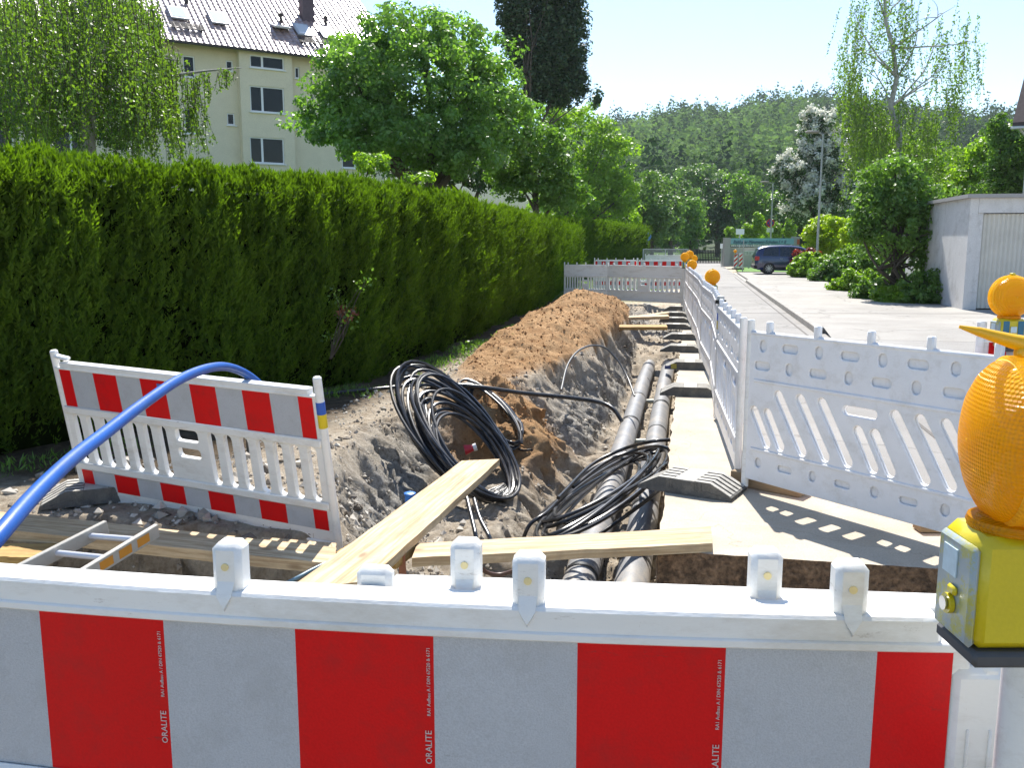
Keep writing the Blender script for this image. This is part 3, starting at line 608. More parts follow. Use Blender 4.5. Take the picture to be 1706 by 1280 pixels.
# ------------------------------------------------------------------ amber warning lamps
def ambermat(nm='amber lens', tl=.6, tcol=(1,.60,.03)):
    m, nt, b, out = _new(nm); N, L = nt.nodes, nt.links
    tc = N.new('ShaderNodeTexCoord'); mp = N.new('ShaderNodeMapping'); mp.inputs['Scale'].default_value = (1,1,.55); L.new(tc.outputs['Object'], mp.inputs[0])
    wv = []
    for ax in ('Y','Z'):
        w = N.new('ShaderNodeTexWave'); w.wave_type = 'BANDS'; w.bands_direction = ax; w.inputs['Scale'].default_value = 62; w.inputs['Distortion'].default_value = .6; w.inputs['Detail Scale'].default_value = .3; L.new(tc.outputs['Object'], w.inputs['Vector']); wv.append(w)
    vo = N.new('ShaderNodeMath'); vo.operation = 'ADD'; L.new(wv[0].outputs['Fac'], vo.inputs[0]); L.new(wv[1].outputs['Fac'], vo.inputs[1])
    nz = N.new('ShaderNodeTexNoise'); nz.inputs['Scale'].default_value = 14; nz.inputs['Detail'].default_value = 3; L.new(tc.outputs['Object'], nz.inputs['Vector'])
    cr = N.new('ShaderNodeValToRGB'); cr.color_ramp.elements[0].position = .35; cr.color_ramp.elements[1].position = .7
    cr.color_ramp.elements[0].color = (1,.40,.002,1); cr.color_ramp.elements[1].color = (1,.58,.006,1); L.new(nz.outputs['Fac'], cr.inputs[0])
    L.new(cr.outputs[0], b.inputs['Base Color']); b.inputs['Roughness'].default_value = .16; b.inputs['Specular IOR Level'].default_value = .4; b.inputs['Coat Weight'].default_value = .3
    bp = N.new('ShaderNodeBump'); bp.inputs['Strength'].default_value = .8; bp.inputs['Distance'].default_value = .0016; L.new(vo.outputs[0], bp.inputs['Height']); L.new(bp.outputs[0], b.inputs['Normal'])
    tr = N.new('ShaderNodeBsdfTranslucent'); tr.inputs[0].default_value = tuple(tcol)+(1,); L.new(bp.outputs[0], tr.inputs['Normal'])
    gl = N.new('ShaderNodeBsdfRefraction'); gl.inputs[0].default_value = (1,.72,.08,1); gl.inputs['Roughness'].default_value = .1; gl.inputs['IOR'].default_value = 1.2; L.new(bp.outputs[0], gl.inputs['Normal'])
    m1 = N.new('ShaderNodeMixShader'); m1.inputs[0].default_value = .1; L.new(tr.outputs[0], m1.inputs[1]); L.new(gl.outputs[0], m1.inputs[2])
    m2 = N.new('ShaderNodeMixShader'); m2.inputs[0].default_value = tl; L.new(b.outputs[0], m2.inputs[1]); L.new(m1.outputs[0], m2.inputs[2]); L.new(m2.outputs[0], out.inputs[0])
    return m
M_amb = ambermat(); M_amb2 = ambermat('clear amber ring', .88, (1,.78,.25))
M_ybox = mat('yellow lamp housing', (.62,.50,.008), .32, .06, 8, .05, 200, coat=.3, fine=.03)
M_gbox = mat('grey blue worn housing face', (.32,.38,.40), .35, .12, 10, .05, 120, dirt=(.62,.55,.02), dirt_amt=.85, dscale=9, coat=.2)
M_dkg = mat('dark grey rubber', (.07,.072,.078), .6, .1, 20)
M_lab = mat('pale label', (.55,.68,.74), .5, .1, 60)
M_steel = mat('steel', (.6,.6,.6), .3, .1, 20, metal=.9)
scuffed(M_gbox, (.45,.42,.03), .7, 5, (1,1,1), .50)
M_lev = mat('amber lever plastic', (.90,.46,.006), .3, .06, 9, coat=.2)
scuffed(M_ybox, (.25,.22,.05), .4, 12, (1,1,3), .62)
def make_lamp(label, disc_rot=0.0, s=1.0, facing='X', group='amber warning lamps', key=True):
    t = thing('warning_lamp', label, 'warning lamp', group=group)
    # housing
    m = MB(); m.box((0,0,.092), (.125,.098,.142), bev=.012); hb = m.build('housing', M_ybox, t, smooth=True)
    for sg in (-1,1): m = MB(); m.box((sg*.0635,0,.086), (.012,.088,.128), bev=.006); m.build('side_cover', M_gbox, t, smooth=True)
    m = MB(); m.box((0,0,.0095), (.124,.100,.021), bev=.005); m.build('base', M_dkg, t, smooth=True)
    for sg in (-1,1):
        m = MB(); m.box((sg*.0705,.008,.118), (.0015,.034,.036)); lb2 = m.build('label', M_lab, t)
        m = MB(); m.box((sg*.072,-.006,.084), (.007,.02,.012), bev=.003); m.lathe([(.013,0),(.013,.006)], 16, (sg*.0705-(0 if sg>0 else .006),.0,.064), 'X'); m.build('lock', M_ybox, t, smooth=True)
        m = MB(); m.lathe([(.009,0),(.008,.003)], 12, (sg*.0775-(0 if sg>0 else .003),.0,.064), 'X'); m.build('screw', M_steel, t, smooth=True)
    # neck + lens body (axis X, turned by disc_rot)
    R = .105; zc = .163+.004+R
    m = MB(); m.M4 = Matrix.Translation((0,0,.163)); m.lathe([(.052,0),(.054,.006),(.052,.012),(.040,.016),(.034,.03)], 28); m.build('neck', M_amb, t, smooth=True)
    MM = Matrix.Translation((0,0,zc)) @ Matrix.Rotation(disc_rot, 4, 'Z')
    m = MB(); m.M4 = MM; m.lathe([(R*.955,-.024),(R,-.020),(R,-.004),(R*1.02,-.003),(R*1.02,.003),(R,.004),(R,.020),(R*.955,.024)], 48, axis='X', cap=False); m.build('lens_ring', M_amb2, t, smooth=True)
    for sg in (-1,1):
        prof = [(R*.95,.024),(R*.93,.030),(R*.84,.040),(R*.68,.050),(R*.5,.0565),(R*.3,.0605),(R*.1,.062)]
        m = MB(); m.M4 = MM; m.lathe([(r, sg*h) for r, h in prof+[(R*.02,.0622)]], 48, axis='X', cap=False); m.build('lens', M_amb, t, smooth=True)
    m = MB(); m.M4 = MM; m.lathe([(.004,-.018),(R*.6,-.012),(R*.85,-.002),(R*.85,.002),(R*.6,.012),(.004,.018)], 28, axis='X'); m.build('reflector', mat('warm reflector',(1,.88,.5),.5,.02,8), t, smooth=True)
    if key:
        m = MB(); m.M4 = MM; m.tube([(.016,0,R-.004),(.008,0,R+.012),(-.02,.004,R+.018),(-.055,.006,R+.028),(-.078,.008,R+.034)], [.014,.012,.009,.006,.002], 10); m.box((.01,0,R+.004),(.05,.02,.014),bev=.004)
        m.build('key_lever', M_lev, t, smooth=True)
    else:
        m = MB(); m.M4 = MM; m.box((0,0,R+.004),(.03,.02,.014),bev=.004); m.build('key_stub', M_ybox, t, smooth=True)
    t.scale = (s,s,s); return t
q = P(1627,1114,.90); cx = Vector((math.cos(YAW), math.sin(YAW))); cy = Vector((-math.sin(YAW), math.cos(YAW)))
L1 = make_lamp('big amber warning lamp on a yellow box in the right foreground', disc_rot=math.radians(-10), key=True, s=1.0)
L1.location = (q.x+cx.x*.047+cy.x*.04, q.y+cx.y*.047+cy.y*.04, q.z-.0); L1.rotation_euler = (0,0,YAW); L1.scale = (.83,.83,.83)
def lamp_at(px, py, d, rot, label, s=1.0, post=True):
    c = P(px, py, d); o = copy_tree(L2, label=label) if L2 else None; return c, o
L2 = None
c = P(1684,493,4.7); L2 = make_lamp('amber warning lamp with a blue and yellow box on the barrier at the right edge', disc_rot=math.radians(90), key=False)
for ch in list(L2.children):
    if ch.name.startswith('side_cover'): pass
s2 = 1.06; L2.location = (c.x, c.y, c.z-.275*s2); L2.scale = (s2,)*3; L2.rotation_euler = (0,0,YAW)
m = MB()
for sx_ in (-1,1): m.box((sx_*.036,-.0505,.092),(.03,.006,.12),bev=.002)
m.build('blue_face', mat('blue worn paint',(.03,.16,.26),.45,.2,12), L2); m = MB(); m.box((.0,-.0525,.11),(.03,.004,.03)); m.build('label', M_lab, L2)
for (px,py,r_,lab) in [(1187,461,11.5,'amber warning lamp on the white barrier row, half way along the trench'), (1153,441,7.5,'nearer amber lamp of the cluster at the far barriers'),(1141,428,6.6,'left amber lamp of the far cluster'),(1149,424,6.2,'rear amber lamp of the far cluster'),(1156,431,5.6,'right amber lamp of the far cluster')]:
    d = .096*1483/r_; c = P(px,py,d); o = copy_tree(L2, label=lab); o.location = (c.x,c.y,c.z-.275); o.scale = (1,1,1)
    for ch in [x for x in SC.objects if x.parent == o and x.name.split('.')[0] in ('blue_face','label')]:
        if px != 1187: continue
    m = MB(); m.tube([(0,0,-c.z+.275+.02),(0,0,.0)], .02, 10); m.build('mounting_tube', M_pl, o, smooth=True)
# ------------------------------------------------------------------ district heating pipes
M_pipe = mat('grey pipe jacket', (.25,.25,.255), .42, .18, 3.5, .15, 80, dirt=(.46,.38,.28), dirt_amt=.75, dscale=3.5, spec=.5, fine=.15)
M_band = mat('black tape and shadow band', (.012,.012,.013), .45, .1)  # black rings: tape wraps, and barrier shadows across the pipes put in as colour
M_wrap = mat('white foil wrap', (.62,.62,.61), .35, .1, 20, 1.0, 18)
for X0, lab in ((-.72,'left insulated heating pipe in the trench'), (-.36,'right insulated heating pipe in the trench')):
    t = thing('heating_pipe', lab, 'pipe', (X0,2.35,-.70), group='insulated pipes in the trench')
    m = MB(); ys = np.arange(0, 15.4, .35); rr = random.Random(int(X0*100))
    m.tube([(rr.uniform(-.004,.004)+.02*math.sin(y*.35), y, .006*math.sin(y*1.1)) for y in ys], .122, 28); m.build('jacket', M_pipe, t, smooth=True)
    for k, y in enumerate([3.6,4.9,7.2,9.1,11.0,12.6,13.6] if X0 < -.5 else [3.9,5.3,8.6,10.4,12.9]):
        m = MB(); xx = .02*math.sin(y*.35); m.tube([(xx,y,0),(xx,y+.05+.03*(k%2),0)], .1255, 28, cap=False); m.build('band', M_band, t, smooth=True)
    m = MB(); y = 15.05; xx = .02*math.sin(y*.35)
    m.tube([(xx,y,0),(xx,y+.15,.01),(xx+.02,y+.35,.03),(xx+.05,y+.55,.06),(xx+.07,y+.62,.07)], [.13,.125,.09,.05,.015], 18); m.build('end_wrap', M_wrap, t, smooth=True)
for i, (px,py) in enumerate([(1092,668),(1073,735)]):
    q = W(px,py,-.72); m = MB(); m.tube([(q.x-.2,q.y,0),(q.x+.22,q.y+.03,.02)], .035, 14)
    t = thing('cross_pipe', ['pale short tube lying between the two pipes, farther one','pale short tube lying between the two pipes, nearer one'][i], 'tube', (0,0,-.74), group='short tubes between the pipes'); m.build('tube', mat('pale conduit',(.50,.50,.40),.5,.1), t, smooth=True)
# ------------------------------------------------------------------ cables
def smooth_path(pts, n=8):
    pts = [Vector(p) for p in pts]; out = []
    P_ = [pts[0]*2-pts[1]]+pts+[pts[-1]*2-pts[-2]]
    for i in range(1, len(P_)-2):
        a, b, c, d = P_[i-1:i+3]
        for k in range(n):
            t = k/n; out.append(.5*((2*b)+(c-a)*t+(2*a-5*b+4*c-d)*t*t+(3*b-a-3*c+d)*t**3))
    out.append(P_[-2]); return out
M_cab = mat('black cable sheath', (.016,.016,.018), .28, .2, 6, .05, 100, spec=.6, dirt=(.17,.145,.12), dirt_amt=.6, dscale=5)
def cable(name, label, pts, r, m_, cat='cable', n=10, group=None, parts=()):
    q0 = Vector(pts[0]); t = thing(name, label, cat, q0, group=group)
    m = MB(); m.tube([Vector(p)-q0 for p in pts], r, n); m.build('sheath', m_, t, smooth=True); return t
r = random.Random(12)
# big coil: one cable wound many times, tilted against the trench edge
N1, per = 25, 40; pts = []
for i in range(N1*per+1):
    f = i/per; k = min(int(f), N1-1); fr = f-k
    rr_ = random.Random(100+k); rn = random.Random(101+k)
    def par(r2, k):
        a = 153-76*(((k*7) % 25)/24)+r2.uniform(-4,4); b = a*.40+r2.uniform(-7,9)
        return [a, b, math.radians(50+r2.uniform(-4,5)), r2.uniform(-7,5), r2.uniform(-5,5), r2.uniform(-.16,.16)]
    p0, p1 = par(rr_, k), par(rn, k+1); s_ = fr*fr*(3-2*fr)
    a, b, ro, ox, oy, dd = [u+(v-u)*s_ for u, v in zip(p0, p1)]
    th = 2*math.pi*fr
    ex, ey = a*math.cos(th), b*math.sin(th)
    cxp = 852-(a-4)*.70+ox; cyp = 822-(a-4)*.76+oy
    x = cxp+ex*math.cos(ro)-ey*math.sin(ro); y = cyp+ex*math.sin(ro)+ey*math.cos(ro)
    u = (x-640)/220; v = (y-600)/230
    d = 8.5-.75*v-.25*u*(1-v)+dd-.3*math.sin(th)
    q = P(x, y, d); zz = gz(q.x, q.y)+.02
    if q.z < zz: q.z = zz
    pts.append(q)
big = cable('cable_coil', 'big tangled coil of black cable leaning over the trench edge', pts, .0155, M_cab, 'cable coil', 8, 'black cable coils')
# smaller coil on the sand behind
pts = []
for i in range(7*36+1):
    f = i/36; th = 2*math.pi*f; a = 74-2.5*f; b = 24+2*math.sin(f*1.7); ro = math.radians(48+3*math.sin(f*2.3))
    x = 820+ (f-3)*2 + a*math.cos(th)*math.cos(ro)-b*math.sin(th)*math.sin(ro); y = 690+(f%2)*2+a*math.cos(th)*math.sin(ro)+b*math.sin(th)*math.cos(ro)
    d = 8.9-(y-690)/75*.55+.1*math.sin(f*2.9); q = P(x,y,d); q.z = max(q.z, gz(q.x,q.y)+.02); pts.append(q)
cable('cable_coil', 'smaller coil of black cable on the orange sand behind the big coil', pts, .0135, M_cab, 'cable coil', 8, 'black cable coils')
# coil lying over the pipes
pts = []
for i in range(11*40+1):
    f = i/40; k = f; th = 2*math.pi*f+.4; a = 118+20*math.sin(k*1.9)-2*k; b = 25+9*math.sin(k*2.7+1); ro = math.radians(-34+4*math.sin(k*1.3))
    x = 1003+9*math.sin(k*1.1)+a*math.cos(th)*math.cos(ro)-b*math.sin(th)*math.sin(ro); y = 818+8*math.cos(k*1.5)+a*math.cos(th)*math.sin(ro)+b*math.sin(th)*math.cos(ro)
    z = -.40+.10*math.sin(k*2.1)+.13*math.sin(th+.5); q = W(x,y,z); pts.append(q)
cable('cable_coil', 'flat loops of black cable lying across the two pipes', pts, .0155, M_cab, 'cable coil', 8, 'black cable coils')
for lab, pp, zz in [('upper black cable ends bridging from the pipes to the slab', [(930,830),(985,775),(1040,748),(1085,736),(1119,733)], (-.35,-.3,-.2,-.05,-.04)),
                    ('second black cable end reaching the slab edge', [(955,812),(1010,770),(1060,750),(1095,744),(1117,748)], (-.38,-.3,-.22,-.08,-.06)),
                    ('thin black cable running from the pipes up to the slab foot', [(1000,890),(1040,862),(1085,828),(1108,806),(1117,790)], (-.5,-.4,-.2,-.03,.03)),
                    ('grey cable end hooking down from the flat loops', [(960,800),(915,850),(885,872),(873,895),(872,905)], (-.4,-.4,-.45,-.55,-.62))]:
    cable('cable', lab, smooth_path([W(x,y,z) for (x,y),z in zip(pp,zz)]), .0155, M_cab, group='loose black cables')
cable('cable', 'long straight black conduit crossing above the pit to the left pipe', smooth_path([P(738,640,9.1),P(800,645,9.1),P(870,655,9.2),P(950,663,9.35),P(1000,671,9.4),P(1022,682,9.3),P(1036,702,9.2)]), .022, M_cab)
cable('cable', 'black conduit lying on the ground in the hedge shade', smooth_path([W(505,662,.03),W(560,655,.03),W(610,650,.03),W(650,646,.03),W(690,641,.05)]), .022, M_cab)
cable('cable', 'thin grey cable arching over the broken trench edge', smooth_path([P(935,650,10.3),P(945,610,11),P(962,586,11.5),P(985,576,11.8),P(1008,580,12),P(1028,600,12),P(1045,628,11.8),P(1057,660,11.3)]), .013, mat('grey cable',(.10,.10,.10),.4,.2))
cable('cable', 'black cable end curling on the orange sand', smooth_path([P(835,715,9),P(850,738,8.7),P(868,750,8.5),P(886,750,8.4)]), .012, M_cab)
for i, pp in enumerate([[(778,830),(785,860),(792,890),(797,925)], [(790,832),(800,865),(815,895),(822,925)]]):
    cable('cable', ['left black cable hanging under the long plank','right black cable hanging under the long plank'][i], smooth_path([P(x,y,6.6-.2*j) for j,(x,y) in enumerate(pp)]), .016, M_cab, group='cables hanging under the plank')
cable('cable', 'brown cable drooping below the cross plank', smooth_path([P(798,925,4.9),P(805,950,4.95),P(830,958,5.0),P(862,950,5.0)]), .012, mat('brown cable',(.09,.045,.03),.4,.2))
# blue water pipe
M_bp = mat('blue water pipe', (.010,.085,.36), .42, .18, 3, .05, 60, dirt=(.12,.18,.32), dirt_amt=.3, dscale=4, spec=.35)
bp_pts = smooth_path([P(-60,960,2.1),P(2,888,2.25),P(60,822,2.5),P(120,765,2.8),P(180,718,3.15),P(240,672,3.55),P(300,632,4.0),P(350,613,4.4),P(385,613,4.75),P(420,630,5.05),P(455,665,5.35),P(485,705,5.5),P(505,750,5.6),P(514,790,5.55),P(519,828,5.45)], 8)
t = cable('water_pipe', 'bright blue water pipe arching over the leaning barrier', bp_pts, .0232, M_bp, 'pipe', 18)
m = MB(); q0 = bp_pts[0]; e = bp_pts[-1]-q0; m.tube([e+Vector((0,0,.03)), e+Vector((.01,0,-.05))], .036, 16); m.build('metal_fitting', M_steel, t, smooth=True)
for px, py, d, lab in [(683,832,6.3,'blue cap on the pit wall beside the long plank'), (700,879,5.6,'small blue fitting in the pit below the long plank')]:
    q = P(px,py,d); t = thing('pipe_cap', lab, 'cap', q, .4); m = MB(); m.lathe([(.036,-.04),(.036,.03),(.042,.032),(.042,.045),(.03,.05)], 20, axis='Z'); m.build('cap', mat('bright blue cap',(.02,.16,.55),.4,.1), t, smooth=True)
q = P(783,750,8.1); t = thing('hose_plug', 'small red and white plug inside the big cable coil', 'plug', q, .3); m = MB(); m.tube([(-.05,0,0),(.03,0,.02)], [.05,.03], 14); m.tube([(.03,0,.02),(.06,0,.03)], .035, 14, 1); m.build('plug', [mat('red plug',(.5,.02,.03),.4,.1), M_pl], t, smooth=True)
cable('hose', 'thin blue grey hose lying on the planks at the foot of the leaning barrier', smooth_path([W(470,975,.0),W(490,966,.06),W(520,950,.08),W(553,934,.09)]), .009, mat('blue grey hose',(.16,.27,.34),.4,.1), 'hose')
cable('hose', 'black hose coming up behind the leaning barrier', smooth_path([P(414,735,7),P(418,765,6.7),P(440,790,6.4),P(470,805,6.2),P(500,815,6.1)]), .02, M_cab, 'hose')

# ------------------------------------------------------------------ planks, ladder
def plank(name, label, quad, th, m=None, cat='plank', nseg=14, seed=0):
    # quad: far-left, far-right, near-right, near-left on the top face
    fl, fr, nr, nl = [Vector(v) for v in quad]; r = random.Random(seed); c = (fl+fr+nr+nl)/4
    t = thing(name, label, cat, c)
    V = []; Fc = []
    for i in range(nseg+1):
        s = i/nseg; a = nl.lerp(fl, s)-c; b = nr.lerp(fr, s)-c; j = Vector(((r.random()-.5)*.006,(r.random()-.5)*.006,(r.random()-.5)*.003))
        V += [a+j, b+j, b+j-Vector((0,0,th)), a+j-Vector((0,0,th))]
    for i in range(nseg):
        o = i*4
        for k in range(4): Fc.append((o+k, o+(k+1)%4, o+4+(k+1)%4, o+4+k))
    Fc += [(0,1,2,3), (nseg*4+3,nseg*4+2,nseg*4+1,nseg*4)]
    mb = MB(); # turn so that local x is along the plank: keep grain direction
    d = ((fl+fr)-(nl+nr)).normalized(); ang = math.atan2(d.y, d.x); R = Matrix.Rotation(-ang, 4, 'Z')
    mb.add([R @ v for v in V], Fc); o = mb.build('board', m or M_wood, t); t.rotation_euler = (0,0,ang)
    return t
plank('plank', 'long pale plank reaching out over the pit towards the coil', [W(770,768,.10),W(833,765,.10),W(612,968,.10),W(470,990,.10)], .045, M_wood, seed=1)
plank('plank', 'pale plank laid across the trench from the bank to the slab', [W(1185,878,.05),W(1187,906,.05),W(685,930,.05),W(694,906,.05)], .05, M_wood, seed=2)
plank('plank', 'short yellow plank stub under the long plank', [W(600,897,.045),W(700,905,.045),W(660,935,.045),W(560,920,.045)], .045, M_woody, seed=3)
plank('plank', 'weathered plank under ladder and leaning barrier, slot shadows across it', [W(-60,846,.06),W(-60,876,.05),W(560,940,.05),W(560,912,.06)], .06, M_wood2 if False else M_wood, seed=4, nseg=20)
plank('plank', 'short yellow plank end at the left edge below the weathered plank', [W(-60,905,.0),W(-60,925,.0),W(62,930,.0),W(112,906,.0)], .05, M_woody, seed=5)
plank('plank', 'upright wood stake under the short yellow plank', [W(40,930,-.06),W(60,930,-.06),W(60,945,-.06),W(40,945,-.06)], .35, M_wood2, seed=6, nseg=2)
plank('plank', 'grey plank in the shade beside the foot of the leaning barrier', [W(435,895,.03),W(560,905,.03),W(560,935,.03),W(450,930,.03)], .04, M_wood, seed=7)
plank('plank', 'yellow timber laid across the trench in front of the rubber feet', [P(1110,541,17.2),P(1112,545,17.0),P(1014,545,17.2),P(1015,541,17.4)], .06, M_woody, seed=8)
plank('plank', 'pale timber laid across the far trench from the spoil heap', [P(1112,524,19.0),P(1115,527,18.6),P(1014,530,19.2),P(1014,527,19.4)], .06, M_wood, seed=9)
plank('plank', 'pale slanting timber behind the far rubber feet', [P(1112,519,20.2),P(1115,521,20.0),P(1030,533,19.6),P(1028,530,19.8)], .05, M_wood, seed=10)
# steel strap and grey tube at the plank crossing
t = thing('strap', 'rusty band hanging where the two planks cross', 'strap', W(670,925,.05)); m = MB(); m.box((0,0,-.09),(.05,.012,.26),bev=.003,taper=.6); m.build('band', mat('rusty strap',(.32,.13,.07),.6,.2,12), t)
q = W(672,945,-.02); t = thing('support_tube', 'grey tube standing under the plank crossing', 'tube', (q.x,q.y,-.75)); m = MB(); m.tube([(0,0,0),(0,0,.68)], .035, 16); m.build('tube', mat('grey tube',(.30,.31,.32),.4,.1), t, smooth=True)
q = W(645,955,-.02); t = thing('support_tube', 'thin metal tube leaning under the long plank', 'tube', (q.x,q.y,-.75)); m = MB(); m.tube([(-.12,0,.3),(.03,0,.68)], .02, 14); m.build('tube', M_steel, t, smooth=True)
# ladder
M_alu = mat('dusty aluminium', (.52,.50,.45), .42, .08, 10, .1, 90, metal=.35)
M_dec = mat('orange ladder decal', (.68,.28,.03), .5, .08)
lt = [W(178,878,.16), W(262,884,.16)]; lbm = [P(-30,985,4.15), P(70,1002,3.95)]
c = (lt[0]+lt[1])/2; t = thing('ladder', 'aluminium ladder with orange decals reaching down into the pit', 'ladder', c)
for i in range(2):
    m = MB(); a, b = lt[i]-c, lbm[i]-c; d = (b-a); n = Vector((0,0,1)); ux = d.normalized(); side = ux.cross(n).normalized(); up_ = side.cross(ux)
    if up_.z < 0: up_ = -up_
    R = Matrix((ux, side, up_)).transposed()
    m.box((a+b)/2, (d.length,.026,.075), rot=R, bev=.004); m.build('stile', M_alu, t)
    if i == 1:
        for s in (.10,.27,.44):
            m = MB(); m.box(a+d*(s+.06)-side*(.0135 if side.y > 0 else -.0135), (d.length*.115,.002,.045), rot=R); m.build('decal', M_dec, t)
for s in (.16,.44,.72):
    m = MB(); a = (lt[0]-c).lerp(lbm[0]-c, s); b = (lt[1]-c).lerp(lbm[1]-c, s); m.tube([a,b], .016, 12); m.build('rung', mat('bright aluminium',(.62,.63,.68),.35,.05,metal=.3), t, smooth=True)
# ------------------------------------------------------------------ foliage
def kites(C, D, S, L_, Wd):
    """C base/centre (n,3), D unit long dir, S unit side dir, lengths, widths -> verts, quads"""
    a = C-D*L_[:,None]*.5; b = C+D*L_[:,None]*.5; m = C-D*L_[:,None]*.08
    V = np.stack([a, m+S*Wd[:,None]*.5, b, m-S*Wd[:,None]*.5], 1).reshape(-1,3)
    return V, np.arange(len(V)).reshape(-1,4)
def unit(v): return v/np.maximum(np.linalg.norm(v, axis=-1, keepdims=True), 1e-9)
def leaf_arrays(C, size, r, up=.5, aspect=.62, droop=0.0, bias=None):
    n = len(C); N = unit(r.normal(size=(n,3))*(1 if bias is None else .55)+np.array([0,0,up])+(0 if bias is None else bias*1.0)); T = unit(np.cross(N, r.normal(size=(n,3))))
    if droop: T = unit(T+np.array([0,0,-droop])); N = unit(np.cross(T, r.normal(size=(n,3))))
    B = np.cross(N, T); s = size*(.6+.8*r.random(n)); return kites(C, T, B, s, s*aspect)
def blob_clumps(blobs, n, r, shell=.55, floor_z=None, squash=1.0):
    w = np.array([(b[3]*b[4])**1.0 for b in blobs]); ks = r.choice(len(blobs), n, p=w/w.sum()); out = []
    for k in ks:
        cx, cy, cz, rx, rz = blobs[k][:5]; d = unit(r.normal(size=3)); rad = (shell+(1-shell)*r.random())*(.92+.2*r.random())
        if r.random() < .18: rad *= .6
        out.append((cx+d[0]*rx*rad, cy+d[1]*rx*rad, cz+d[2]*rz*rad))
    out = np.array(out)
    if floor_z is not None: out[:,2] = np.maximum(out[:,2], floor_z)
    return out
def leafmesh(name, parent, parts, m, mats=None):
    V = np.concatenate([p[0] for p in parts]); off = 0; Q = []
    for p in parts: Q.append(p[1]+off); off += len(p[0])
    Q = np.concatenate(Q); R = np.concatenate([p[2] for p in parts]); 
    me = np_mesh(name, V, Q, [m], dict(rnd=R)); o = bpy.data.objects.new(name, me); COL.objects.link(o)
    if parent is not None: o.parent = parent
    return o
def limb(mb, a, b, r0, r1, r, bend_=.12, n=7):
    a, b = Vector(a), Vector(b); L_ = (b-a).length; off = Vector((r.uniform(-1,1), r.uniform(-1,1), r.uniform(-.3,.6)))*L_*bend_; pts = []
    for i in range(n):
        t = i/(n-1); pts.append(a.lerp(b,t)+off*math.sin(math.pi*t)+Vector((r.uniform(-1,1),r.uniform(-1,1),0))*L_*.012)
    mb.tube(pts, [r0+(r1-r0)*i/(n-1) for i in range(n)], 7); return pts
M_bark = mat('grey bark', (.085,.068,.05), .95, .3, 8, 1, 30)
M_birch = mat('birch bark', (.42,.40,.36), .85, .25, 6, .6, 20, dirt=(.05,.045,.04), dirt_amt=.9, dscale=5)
LM = dict(
 maple=leafmat('maple leaves', (.045,.110,.020), (.230,.380,.095), .46, rough=.36),
 birch=leafmat('birch leaves', (.042,.088,.012), (.180,.280,.040), .45),
 poplar=leafmat('poplar leaves', (.018,.044,.014), (.065,.115,.040), .25, (1.2,1.4,.7)),
 bright=leafmat('yellow green leaves', (.085,.160,.012), (.270,.410,.040), .5),
 mid=leafmat('mid green leaves', (.045,.105,.016), (.190,.320,.065), .42),
 dark=leafmat('dark leaves', (.016,.045,.012), (.065,.125,.030), .3),
 far=leafmat('far leaves', (.040,.085,.026), (.170,.270,.090), .38),
 lime=leafmat('lime hedge leaves', (.190,.270,.008), (.400,.500,.016), .5),
 white=leafmat('white blossom', (.60,.60,.52), (.90,.90,.84), .35, (1,1,.95)),
 red=leafmat('red leaves', (.10,.018,.014), (.26,.055,.035), .4, (1.6,.7,.5)),
 thuja=leafmat('thuja sprays', (.026,.060,.008), (.125,.205,.018), .38, (1.7,1.9,.35), rough=.7, spec=.12),
 forest=leafmat('forest leaves', (.014,.045,.012), (.210,.335,.090), .25, (1.1,1.2,.6), rough=.9, spec=.05))
